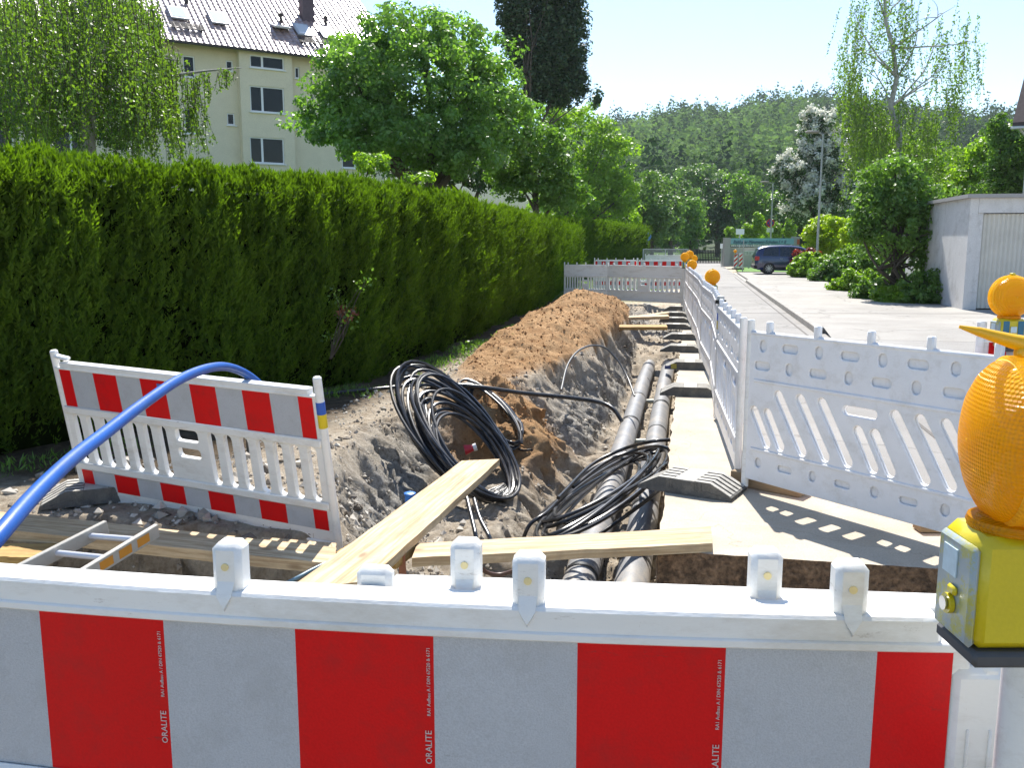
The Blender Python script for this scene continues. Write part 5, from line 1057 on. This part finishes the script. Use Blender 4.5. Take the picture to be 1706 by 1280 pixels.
# ------------------------------------------------------------------ apartment house
M_cream = mat('cream render', (.74,.66,.50), .95, .04, 2, .5, 25, dirt=(.55,.47,.32), dirt_amt=.3, dscale=.6, fine=.06)
M_tile = mat('roof tiles', (.30,.21,.20), .40, .3, 3, .05, 20, spec=1.0, coat=.5)
M_win = mat('white window frame', (.78,.79,.80), .4, .03)
M_glass = mat('dark window glass', (.010,.014,.013), .06, .2, 2, spec=.28)
M_fascia = mat('dark eave board', (.05,.04,.04), .7, .2)
M_zinc = mat('zinc sheet', (.42,.44,.46), .35, .1, 4, metal=.5)
A58 = math.radians(58); P0 = P(408,405,44); P0.z = 0
wd = (_rt*math.sin(A58)+Vector((-math.sin(YAW),math.cos(YAW),0))*math.cos(A58)).normalized()     # along the facade
ind = Vector((-wd.y, wd.x, 0))                                                                    # into the house
hs = thing('apartment_house', 'cream rendered apartment house with tiled roof behind the trees on the left', 'house', P0, math.atan2(wd.y,wd.x))
def hit(px, py, yo=0.0):
    rr_ = ray(px,py); o_ = P0+ind*yo; k = (o_-_C).dot(ind)/rr_.dot(ind); p = _C+rr_*k-P0; return p.dot(wd), p.z
EZ = hit(470,88,-.3)[1]; RZ = EZ+4.7; BW = hit(488,150,-.45)[0]; X0_, X1_ = -13, 8.2; DEP = 11
def wall_holes(x0, x1, y, z0, z1, rects, nm, th=.24):
    hol = [[(a,b),(c,b),(c,d_),(a,d_)] for a,b,c,d_ in rects]; me = plate([(x0,z0),(x1,z0),(x1,z1),(x0,z1)], hol, th, .0); m = MB(); plate_to(m, me, y+th/2); return m
bayrects = []
for (a, b) in ((92,113),(143,186),(228,271),(318,360)):
    x0, z1 = hit(416,a,-.45); x1, _ = hit(473,a,-.45); _, z0 = hit(445,b+1,-.45); _, z1 = hit(445,a+1,-.45); bayrects.append((x0,z0,x1,z1))
mainr = []
for (xa,xb2,ya,yb) in ((304,324,92,128),(306,327,180,222),(376,388,100,118),(378,391,188,208)):
    x0,_ = hit(xa,ya); x1,_ = hit(xb2,ya); _,z1 = hit((xa+xb2)/2,ya); _,z0 = hit((xa+xb2)/2,yb); mainr.append((x0,z0,x1,z1))
rightr = []
for (xa,xb2,ya,yb) in ((491,499,111,130),(491,500,200,216)):
    x0,_ = hit(xa,ya); x1,_ = hit(xb2,ya); _,z1 = hit((xa+xb2)/2,ya); _,z0 = hit((xa+xb2)/2,yb); rightr.append((x0,z0,x1,z1))
for x0, w_ in ((5.2,1.5),(-8.2,1.5),(-11.2,1.5)):
    for (a,z0,c,z1) in bayrects[1:]: (rightr if x0 > 0 else mainr).append((x0,z0,x0+w_,z1))
m = wall_holes(X0_, 0, 0, 0, EZ, mainr, 'w'); m2 = wall_holes(BW, X1_, 0, 0, EZ, rightr, 'w'); m.V += m2.V; off = len(m.V)-len(m2.V); m.F += [tuple(i+off for i in f) for f in m2.F]; m.M += m2.M
m.box((X0_+.12,DEP/2+.12,EZ/2),(.24,DEP-.26,EZ)); m.box((X1_-.12,DEP/2+.12,EZ/2),(.24,DEP-.26,EZ)); m.box(((X0_+X1_)/2,DEP-.0,EZ/2),(X1_-X0_-.5,.24,EZ))
for xx in (X0_+.12, X1_-.12): m.add([(xx-.1,.12,EZ),(xx+.1,.12,EZ),(xx-.1,DEP,EZ),(xx+.1,DEP,EZ),(xx-.1,DEP/2,RZ-.2),(xx+.1,DEP/2,RZ-.2)], [(0,2,4),(1,5,3),(0,4,5,1),(2,3,5,4)])
m.build('wall', M_cream, hs)
m = wall_holes(0, BW, -.45, 0, EZ, bayrects, 'b'); m.box((.12,-.104,EZ/2),(.238,.206,EZ-.01)); m.box((BW-.12,-.104,EZ/2),(.238,.206,EZ-.01)); m.build('bay', M_cream, hs)
def window(x0,z0,x1,z1,y,div=None):
    m = MB(); f = .06
    for c, s in (((x0+f/2,y+.1,(z0+z1)/2),(f,.07,z1-z0-.004)),((x1-f/2,y+.1,(z0+z1)/2),(f,.07,z1-z0-.004)),(((x0+x1)/2,y+.1,z0+f/2),(x1-x0-2*f,.07,f)),(((x0+x1)/2,y+.1,z1-f/2),(x1-x0-2*f,.07,f))): m.box(c,s)
    if div: m.box((x0+(x1-x0)*div,y+.1,(z0+z1)/2),(.10,.072,z1-z0-2*f))
    m.box(((x0+x1)/2,y-.03,z0-.035),(x1-x0+.12,.14,.05))
    w = m.build('window', M_win, hs); m = MB(); m.box(((x0+x1)/2,y+.115,(z0+z1)/2),(x1-x0-.02,.012,z1-z0-.02)); m.build('pane', M_glass, w)
for a in bayrects: window(*a, -.45, .36)
for a in mainr+rightr: window(*a, 0, .5 if a[2]-a[0] > 1.0 else None)
# interior darkness: floors
m = MB()
for k in range(4): m.box(((X0_+X1_)/2,DEP/2+.3,EZ-2.85*k-.15),(X1_-X0_-.6,DEP-1.0,.2))
m.box(((X0_+X1_)/2,3.5,EZ/2),(X1_-X0_-.6,.1,EZ-.4)); m.build('floor_slab', mat('interior grey',(.25,.24,.22),.9,.1), hs)
# tiled roof as real relief
SL = math.hypot(DEP/2+.8, RZ-EZ+.15); ca_, sa_ = (DEP/2+.8)/SL, (RZ-EZ+.15)/SL
us = np.arange(X0_-.4, X1_+.4, .045); rows = []; nr = int(SL/.34)
for k in range(nr): rows += [(k*.34, .030), (k*.34+.335, .010)]
vs = np.array([a for a, _ in rows]); hs_ = np.array([b for _, b in rows]); U, V_ = np.meshgrid(us, vs); Hh = hs_[:,None]+np.array([0,0,0,.030,.048,.030])[np.arange(len(us))%6][None]
yy_ = -.8+V_*ca_-Hh*sa_; zz_ = EZ-.12+V_*sa_+Hh*ca_; id_ = np.arange(U.size).reshape(U.shape)
rq = np.stack([id_[:-1,:-1],id_[:-1,1:],id_[1:,1:],id_[1:,:-1]],-1).reshape(-1,4)
rf = bpy.data.objects.new('roof', np_mesh('roof', np.stack([U,yy_,zz_],-1).reshape(-1,3), rq, [M_tile])); COL.objects.link(rf); rf.parent = hs
m = MB(); m.add([(X0_-.4,-.78,EZ-.16),(X1_+.4,-.78,EZ-.16),(X1_+.4,DEP/2,RZ-.03),(X0_-.4,DEP/2,RZ-.03),(X0_-.4,DEP+.6,EZ-.16),(X1_+.4,DEP+.6,EZ-.16)], [(0,1,2,3),(3,2,5,4)]); m.build('roof_underlay', M_fascia, hs)
m = MB(); m.box(((X0_+X1_)/2,-.83,EZ-.12),(X1_-X0_+.8,.11,.10)); m.build('gutter', M_fascia, hs)
def on_roof(px, py):                          # where a picture ray meets the roof slope, in house coordinates
    rr_ = ray(px,py); n = (-ind*sa_+Vector((0,0,1))*ca_); o_ = P0+ind*(-.8)+Vector((0,0,EZ-.1)); k = (o_-_C).dot(n)/rr_.dot(n); p = _C+rr_*k-P0; return Vector((p.dot(wd), p.dot(ind), p.z))
Rr = Matrix.Rotation(math.atan2(sa_,ca_),3,'X')
for i, (x, y, w_, l_) in enumerate([(296,25,.85,1.2),(362,33,.8,1.2),(466,47,.85,1.1),(504,53,.85,1.2),(545,58,.8,1.2)]):
    c = on_roof(x,y); m = MB(); rt_ = Rr if i != 2 else Matrix.Rotation(math.atan2(sa_,ca_)-.35,3,'X'); m.box(c+Rr@Vector((0,0,.12)),(w_,l_,.10),rot=rt_,bev=.02); f = m.build('skylight', M_zinc, rf)
    m = MB(); m.box(c+Rr@Vector((0,0,.12))+rt_@Vector((0,0,.056)),(w_-.2,l_-.2,.014),rot=rt_); m.build('pane', mat('bright skylight glass',(.75,.8,.85),.08,.02,spec=1.0,coat=1.0), f)
for i, (x, y) in enumerate([(312,48),(520,72)]):
    c = on_roof(x,y); m = MB()
    for k in range(5): m.box(c+Rr@Vector((0,-.25+.12*k,.16)),(1.5,.03,.03),rot=Rr)
    for k in (-.6,0,.6): m.box(c+Rr@Vector((k,0,.10)),(.03,.6,.14),rot=Rr)
    m.build('snow_guard', M_fascia, rf)
c = on_roof(511,30); m = MB(); m.box(c+Vector((0,0,.55)),(.62,.62,1.9)); m.box(c+Vector((0,0,1.5)),(.74,.74,.08)); m.build('chimney', mat('slate clad chimney',(.09,.06,.075),.6,.2,5), rf)
for x, y in ((468,36),(543,40),(311,6)): c = on_roof(x,y); m = MB(); m.lathe([(.09,0),(.08,.28),(.13,.3),(.13,.4),(.04,.44)],12,c); m.build('vent', M_fascia, rf)
# ------------------------------------------------------------------ garage and house at the right
M_conc = mat('stained white concrete', (.64,.63,.62), .92, .08, 1.5, .5, 40, dirt=(.22,.20,.17), dirt_amt=.6, dscale=1.6, fine=.08)
M_door = mat('cream metal door', (.60,.58,.52), .5, .05, 2, .05, 60, dirt=(.40,.38,.33), dirt_amt=.4, dscale=1.5)
g = thing('garage', 'flat roofed white concrete garage with ribbed metal door on the right', 'garage', (6.72,24.2,.1)); GH = 2.58
gc = W(1603,516,.1); g.location = (gc.x, gc.y, .1)
m = MB(); m.box((.09,3,GH/2),(.18,6,GH)); m.box((3.2,3,GH/2),(.18,6,GH)); m.box((1.645,5.9,GH/2),(2.92,.2,GH)); m.box((1.645,.09,GH-.17),(2.92,.18,.34)); m.box((.24,.1,(GH-.34)/2),(.12,.16,GH-.345)); m.build('wall', M_conc, g)
m = MB(); m.box((1.645,2.96,GH+.045),(3.5,6.2,.085)); m.build('roof', mat('bitumen roof edge',(.36,.35,.34),.8,.1,3,dirt=(.18,.17,.15),dirt_amt=.5), g)
m = MB(); x = .31; z1 = GH-.36
while x < 3.1:
    m.add([(x,.12,.03),(x+.035,.095,.03),(x+.065,.095,.03),(x+.10,.12,.03),(x,.12,z1),(x+.035,.095,z1),(x+.065,.095,z1),(x+.10,.12,z1)], [(0,1,5,4),(1,2,6,5),(2,3,7,6)]); x += .10
m.box((1.7,.17,GH/2-.15),(2.8,.06,GH-.42)); m.build('door', M_door, g)
m = MB(); m.box((1.6,.06,1.0),(.03,.08,.14),bev=.01); m.build('handle', M_fascia, [c for c in g.children if c.name.startswith('door')][0])
h2 = thing('house', 'corner of a grey rendered house with projecting roof at the right edge', 'house', base(1702,31)); hh0 = h2.location
zt = P(1690,200,31).z; h2.rotation_euler = (0,0,math.radians(-22))
m = MB(); m.box((4,4,(zt-.3)/2),(8,8,zt-.3)); m.build('wall', mat('grey render',(.50,.47,.42),.9,.06,2,.4,40), h2)
m = MB(); m.add([(-.55,-.5,zt-.30),(8.4,-.5,zt-.30),(8.4,4,zt+2.6),(-.55,4,zt+2.6),(-.55,8.5,zt-.30),(8.4,8.5,zt-.30),(-.55,-.5,zt-.18),(8.4,-.5,zt-.18),(8.4,4,zt+2.75),(-.55,4,zt+2.75),(-.55,8.5,zt-.18),(8.4,8.5,zt-.18)], [(0,3,2,1),(3,4,5,2),(6,7,8,9),(9,8,11,10),(0,1,7,6),(0,6,9,3),(3,9,10,4),(4,10,11,5),(1,2,8,7),(2,5,11,8)]); m.build('roof', mat('grey roof tiles',(.07,.06,.06),.97,.2,6,spec=.05), h2)
m = MB(); m.tube([(-.06,-.06,0),(-.06,-.06,zt-.75),(-.35,-.35,zt-.36)], .045, 12); m.build('downpipe', M_zinc, h2, smooth=True)
m = MB(); m.box((-.1,-.5,zt-.36),(1.0,.12,.1),bev=.02); m.build('gutter', M_zinc, h2)
# ------------------------------------------------------------------ street furniture
M_galv = mat('galvanised steel', (.40,.42,.43), .45, .1, 6, metal=.4)
def street_lamp(px, d, ypx, side, lab):
    b0 = base(px, d); zt = P(px, ypx, d).z; t = thing('street_lamp', lab, 'street lamp', b0, group='street lamps'); m = MB(); m.tube([(0,0,0),(0,0,1.2),(0,0,1.21),(0,0,zt)], [.085,.085,.06,.045], 16); m.build('pole', M_galv, t, smooth=True)
    dx = side*_rt; m = MB(); m.tube([(0,0,zt-.05),Vector((0,0,zt+.02))+dx*.15,Vector((0,0,zt+.06))+dx*.3], .03, 10); m.build('arm', M_galv, t, smooth=True)
    m = MB(); a = math.atan2(dx.y,dx.x); m.box(Vector((0,0,zt+.08))+dx*.52,(.62,.26,.11),rot=Matrix.Rotation(a,3,'Z'),bev=.04); m.build('lamp_head', mat('grey lamp head',(.30,.27,.25),.6,.1), t, smooth=True); return t
street_lamp(1362,43,226,-1,'tall grey street lamp in front of the blossoming tree')
sl = street_lamp(1283.5,66,306,-1,'distant street lamp carrying the round no stopping sign')
c = P(1283.5,371.5,65.85); R_ = Matrix.Rotation(YAW,4,'Z')
def disc(rad, y0, y1, n=28):
    m = MB(); m.lathe([(rad,y0),(rad,y1)], n, (0,0,0), 'Y'); return m
sg = thing('road_sign', 'round blue and red no stopping sign with white plate on the distant lamp post', 'road sign', c, YAW)
m = disc(.30,-.01,.01); m.build('red_disc', mat('sign red',(.60,.015,.02),.4,.03), sg); m = disc(.235,-.014,-.011); m.build('blue_disc', mat('sign blue',(.02,.06,.38),.4,.03), sg)
m = MB(); m.box((0,-.0165,0),(.50,.004,.06),rot=Matrix.Rotation(math.radians(45),3,'Y')); m.box((0,-.0185,0),(.50,.0035,.06),rot=Matrix.Rotation(math.radians(-45),3,'Y')); m.build('red_cross', mat('sign red bar',(.60,.015,.02),.4,.03), sg)
m = MB(); m.box((0,-.005,-.52),(.50,.012,.30)); m.build('plate', M_win, sg)
c = P(1078,394,67); t = thing('road_sign', 'round blue sign half hidden at the end of the far hedge', 'road sign', (c.x,c.y,0), YAW); m = MB(); m.tube([(0,.03,0),(0,.03,c.z+.2)], .03, 10); m.build('post', M_galv, t, smooth=True)
m = disc(.32,-.01,.01); m.M4 = Matrix.Identity(4); m.V = [v+Vector((0,0,c.z)) for v in m.V]; m.build('sign_face', mat('pale blue sign',(.08,.22,.50),.4,.05), t)
m = MB(); m.box((0,-.013,c.z),(.08,.004,.2)); m.build('symbol', M_win, t)
def board(px,py,d,w,h,lab):
    c = P(px,py,d); t = thing('sign_board', lab, 'sign', (c.x,c.y,0), YAW); m = MB(); m.tube([(0,.04,0),(0,.04,c.z+h/2)], .035, 10); m.build('post', M_galv, t, smooth=True); m = MB(); m.box((0,0,c.z),(w,.03,h),bev=.005); m.build('board', M_win, t)
    return t
board(1233,386,62,.58,.38,'blank white board on a post above the left end of the school sign'); board(1203,410,62,.26,.34,'small white board left of the school sign')
# school entrance sign with railing
d_ = 60; A = P(1207,430,d_); t = thing('school_sign', 'long low school entrance sign with blue lettering behind the parked car', 'sign', (A.x,A.y,.08), YAW); k = d_/FPX
def sx_(px): return (px-1207)*k
def szz(py): return P(1250,py,d_).z-.08
M_cg = mat('grey concrete frame', (.38,.36,.34), .85, .1, 2); M_teal = mat('pale teal band', (.22,.42,.48), .5, .06, 2)
m = MB(); m.box((sx_(1211),.2,szz(396)/2),(sx_(1217)-0,.5,szz(396))); m.box((sx_(1325),.2,szz(394)/2),(.42,.5,szz(394))); m.box((sx_(1270),.45,szz(412)/2),(sx_(1320)-sx_(1217),.1,szz(412))); m.build('frame', M_cg, t)
m = MB(); m.box(((sx_(1216)+sx_(1321))/2,.0,(szz(397)+szz(407))/2),(sx_(1321)-sx_(1216),.12,szz(397)-szz(407))); m.build('name_band', M_teal, t)
me = text_mesh('Balthasar-Neumann-Schulen I + II', .315, .01, shear=.25); m = MB(); m.merge(me, 0, Matrix.Translation((sx_(1220),-.075,szz(405.6))) @ Matrix.Diagonal((.83,1,1,1)) @ Matrix.Rotation(math.pi/2,4,'X')); m.build('lettering', mat('dark blue letters',(.01,.035,.11),.5,.05), t)
m = MB()
for i in range(34): m.box((sx_(1217)+(sx_(1318)-sx_(1217))*(i+.5)/34,-.02,szz(409.3)),(.075,.06,.09))
m.build('dentil_trim', M_win, t)
m = MB(); m.box((sx_(1250),-.02,szz(421.5)),(.80,.03,.28)); s_ = m.build('small_sign', M_win, t); m = MB(); m.merge(text_mesh('Ein', .24, .006), 0, Matrix.Translation((sx_(1243.5),-.037,szz(423.5))) @ Matrix.Rotation(math.pi/2,4,'X')); m.build('lettering', mat('black letters',(.01,.01,.01),.5,.05), s_)
m = MB(); m.box((sx_(1328),-.08,szz(403)),(.16,.02,.35)); m.build('orange_panel', mat('orange red panel',(.45,.10,.04),.5,.1), t)
def railing(pxa, pxb, d, ztop, zbot, lab, n):
    A, B = P(pxa,405,d), P(pxb,405,d); A.z = B.z = 0; t = thing('railing', lab, 'railing', A, math.atan2((B-A).y,(B-A).x)); L_ = (B-A).length; m = MB(); m.box((L_/2,0,ztop),(L_,.05,.05)); m.box((L_/2,0,zbot),(L_,.04,.04)); m.build('rail', M_galv, t); m = MB()
    for i in range(n): m.box((L_*(i+.5)/n,.0,(ztop+zbot)/2),(.022,.022,ztop-zbot-.05))
    m.build('bars', M_galv, t); m = MB()
    for i in (0,1,2): m.box((L_*i/2,0,ztop/2),(.06,.06,ztop+.03)); 
    m.build('post', M_galv, t); return t
railing(1236,1262,56,1.12,.15,'light metal railing on the lawn edge behind the striped beacons',22)
railing(1072,1146,52,1.30,.35,'grey barred railing across the far end of the works',44)
t = thing('garden_fence', 'dark fence in the shade at the end of the street', 'fence', base(1150,74), YAW); m = MB()
for i in range(34): m.box((.13*i*1.0,0,.55),(.09,.03,1.1))
m.box((2.1,.04,.85),(4.6,.04,.08)); m.box((2.1,.04,.3),(4.6,.04,.08)); m.build('slats', mat('dark fence',(.03,.035,.035),.8,.2), t)
# striped beacons
M_sr = mat('beacon red',(.60,.012,.012),.4,.04); M_sw = mat('beacon white',(.80,.80,.80),.4,.03)
def beacon(px, lab, lamp):
    b0 = W(px,449,0.08); d = (b0-_C).dot(_fw); t = thing('warning_beacon', lab, 'warning beacon', b0, YAW, group='striped beacons'); w_ = .215; H0, H1 = .12, .97
    m = MB(); m.box((0,0,(H0+H1)/2),(w_,.05,H1-H0),bev=.012); m.build('blade', M_sw, t)
    m = MB(); n = 3
    for k in range(-1,4):
        z0 = H0+.02+k*.27; poly = [(-w_/2+.008,z0),(w_/2-.008,z0+.2),(w_/2-.008,z0+.335),(-w_/2+.008,z0+.135)]; poly = [(x,min(max(z,H0+.01),H1-.01)) for x,z in poly]
        if len(set(p[1] for p in poly)) > 2: m.prismy(poly, -.0275, -.0255)
    m.build('stripes', M_sr, t); m = MB(); m.box((0,0,.05),(.34,.5,.10),bev=.02); m.build('base', M_rub, t)
    return t
beacon(1225,'left red and white striped beacon, amber lamp on top',True); beacon(1233.5,'right red and white striped beacon beside the sign post',False)
c = P(1225,418.5,47); o = copy_tree(L2, label='tiny amber lamp on top of the left striped beacon'); o.scale = (.8,.8,.8); o.location = (c.x,c.y,c.z-.22)
b0 = W(1237,452,.08); t = thing('sign_post', 'thin grey post standing beside the striped beacons', 'post', b0); m = MB(); m.tube([(0,0,0),(0,0,1.75)], .03, 10); m.build('tube', M_galv, t, smooth=True)
# ------------------------------------------------------------------ parked car (rear towards the street)
M_car = mat('dark blue car paint', (.012,.020,.085), .22, .05, 3, coat=1.0, spec=.6); M_cg2 = mat('tinted glass', (.02,.025,.03), .05, .1, spec=.9); M_blk = mat('black trim', (.015,.015,.015), .6, .1); M_tail = mat('tail light red', (.45,.01,.015), .2, .1, coat=.5); M_rim = mat('alloy rim', (.55,.56,.58), .3, .05, metal=.6)
b0 = W(1254,456,.1); car = thing('parked_car', 'dark blue compact car parked across the footway, front hidden by shrubs', 'car', b0, YAW-math.radians(9)); car.scale = (.9,.9,.9)
prof = [(0.0,.42,.95,.98),(.06,.30,.98,1.15),(.18,.24,1.00,1.42),(.38,.24,1.0,1.52),(.8,.22,.99,1.575),(1.4,.2,.97,1.60),(2.0,.2,.96,1.59),(2.5,.2,.95,1.52),(2.9,.2,.95,1.36),(3.3,.2,.96,1.10),(3.6,.22,.94,.97),(4.0,.26,.80,.83),(4.2,.34,.62,.64)]
def sect(x, zs, zb, zt_):
    taper = 1-.10*max(0,(.25-x)/.25)-.16*max(0,(x-3.5)/.7); w = .875*taper; wr = w*(1-.24*min(1,max(0,(zt_-zb))/.55)); return [(x,-w*.93,zs),(x,-w,zs+.16),(x,-w*1.0,(zs+zb)/2),(x,-w*.985,zb),(x,-wr,zb+(zt_-zb)*.86),(x,-wr*.82,zt_),(x,0,zt_+.02)]
m = MB(); V = []; n = 13
for p in prof:
    s = sect(*p); V += s+[(a,-b,c_) for a,b,c_ in s[-2::-1]]
Fc = [(i*n+k,i*n+k+1,(i+1)*n+k+1,(i+1)*n+k) for i in range(len(prof)-1) for k in range(n-1)]+[tuple(range(n)), tuple((len(prof)-1)*n+k for k in range(n))[::-1]]
m.add(V,Fc); m.build('body', M_car, car, smooth=True)
def on_side(x, f):
    for (a, b) in zip(prof, prof[1:]):
        if a[0] <= x <= b[0]:
            u = (x-a[0])/(b[0]-a[0]); q_ = [a[i]+(b[i]-a[i])*u for i in range(4)]; s = sect(*q_); p3, p4 = Vector(s[3]), Vector(s[4]); v = p3.lerp(p4, f); return v+Vector((0,-.010,.004))
for nm, xs in (('rear_side_window',(.42,1.28)),('side_window',(1.36,2.25)),('front_side_window',(2.33,2.95))):
    m = MB(); N_ = 5; V = []
    for i in range(N_+1): x = xs[0]+(xs[1]-xs[0])*i/N_; V += [on_side(x,.05), on_side(x+(.12 if i == 0 and nm[0]=='r' else 0),.97)]
    m.add(V,[(2*i,2*i+2,2*i+3,2*i+1) for i in range(N_)]); m.build(nm, M_cg2, car)
m = MB(); m.add([(.055,-.62,1.02),(.055,.62,1.02),(.20,.55,1.40),(.20,-.55,1.40)],[(0,3,2,1)]); m.V = [v+Vector((-.03,0,.01)) for v in m.V]; m.build('rear_window', M_cg2, car)
for sg_ in (-1,1): m = MB(); m.box((.13,sg_*.80,.88),(.26,.13,.24),bev=.03); m.build('tail_light', M_tail, car, smooth=True)
m = MB(); m.box((.10,0,.42),(.26,1.66,.22),bev=.05); m.build('bumper', M_blk, car, smooth=True)
for x in (.78,3.38):
    for sg_ in (-1,1):
        m = MB(); m.lathe([(.2,-.1),(.30,-.1),(.32,-.07),(.32,.07),(.30,.1),(.2,.1)],28,(x,sg_*.80,.32),'Y'); w = m.build('wheel', M_blk, car, smooth=True)
        m = MB(); m.lathe([(.205,-.0),(.2,.012)],28,(x,sg_*.80+sg_*.085,.32),'Y')
        m.build('hub_disc', mat('dark hub',(.05,.05,.05),.5), w); m = MB()
        for k in range(10): a = k*math.pi/5; m.box((x+.11*math.cos(a),sg_*.912,.32+.11*math.sin(a)),(.20,.012,.034),rot=Matrix.Rotation(-a,3,'Y'))
        m.lathe([(.205,.0),(.225,.014)],28,(x,sg_*.80+sg_*.09,.32),'Y') if False else None
        m.build('rim', M_rim, w)
for x in (1.42,2.38): m = MB(); m.box((x,-.885,.86),(.18,.03,.03),bev=.01); m.build('door_handle', M_rim, car)
m = MB(); m.box((2.0,-.89,.34),(2.0,.03,.10),bev=.01); m.build('sill', M_blk, car)
# ------------------------------------------------------------------ hazy valley air
vm_ = bpy.data.materials.new('haze air'); vm_.use_nodes = True; nt = vm_.node_tree; nt.nodes.clear()
vo_ = nt.nodes.new('ShaderNodeOutputMaterial'); pv = nt.nodes.new('ShaderNodeVolumePrincipled'); nt.links.new(pv.outputs[0], vo_.inputs['Volume'])
pv.inputs['Density'].default_value = HAZE = .00016; pv.inputs['Color'].default_value = (.80,.90,1,1); pv.inputs['Anisotropy'].default_value = .3
m = MB(); m.box((0,560,60),(2200,1300,123.0)); hz = m.build('haze', vm_); tag(hz, 'thin pale summer haze over the valley', 'haze', kind='stuff')
SC.cycles.volume_bounces = 0
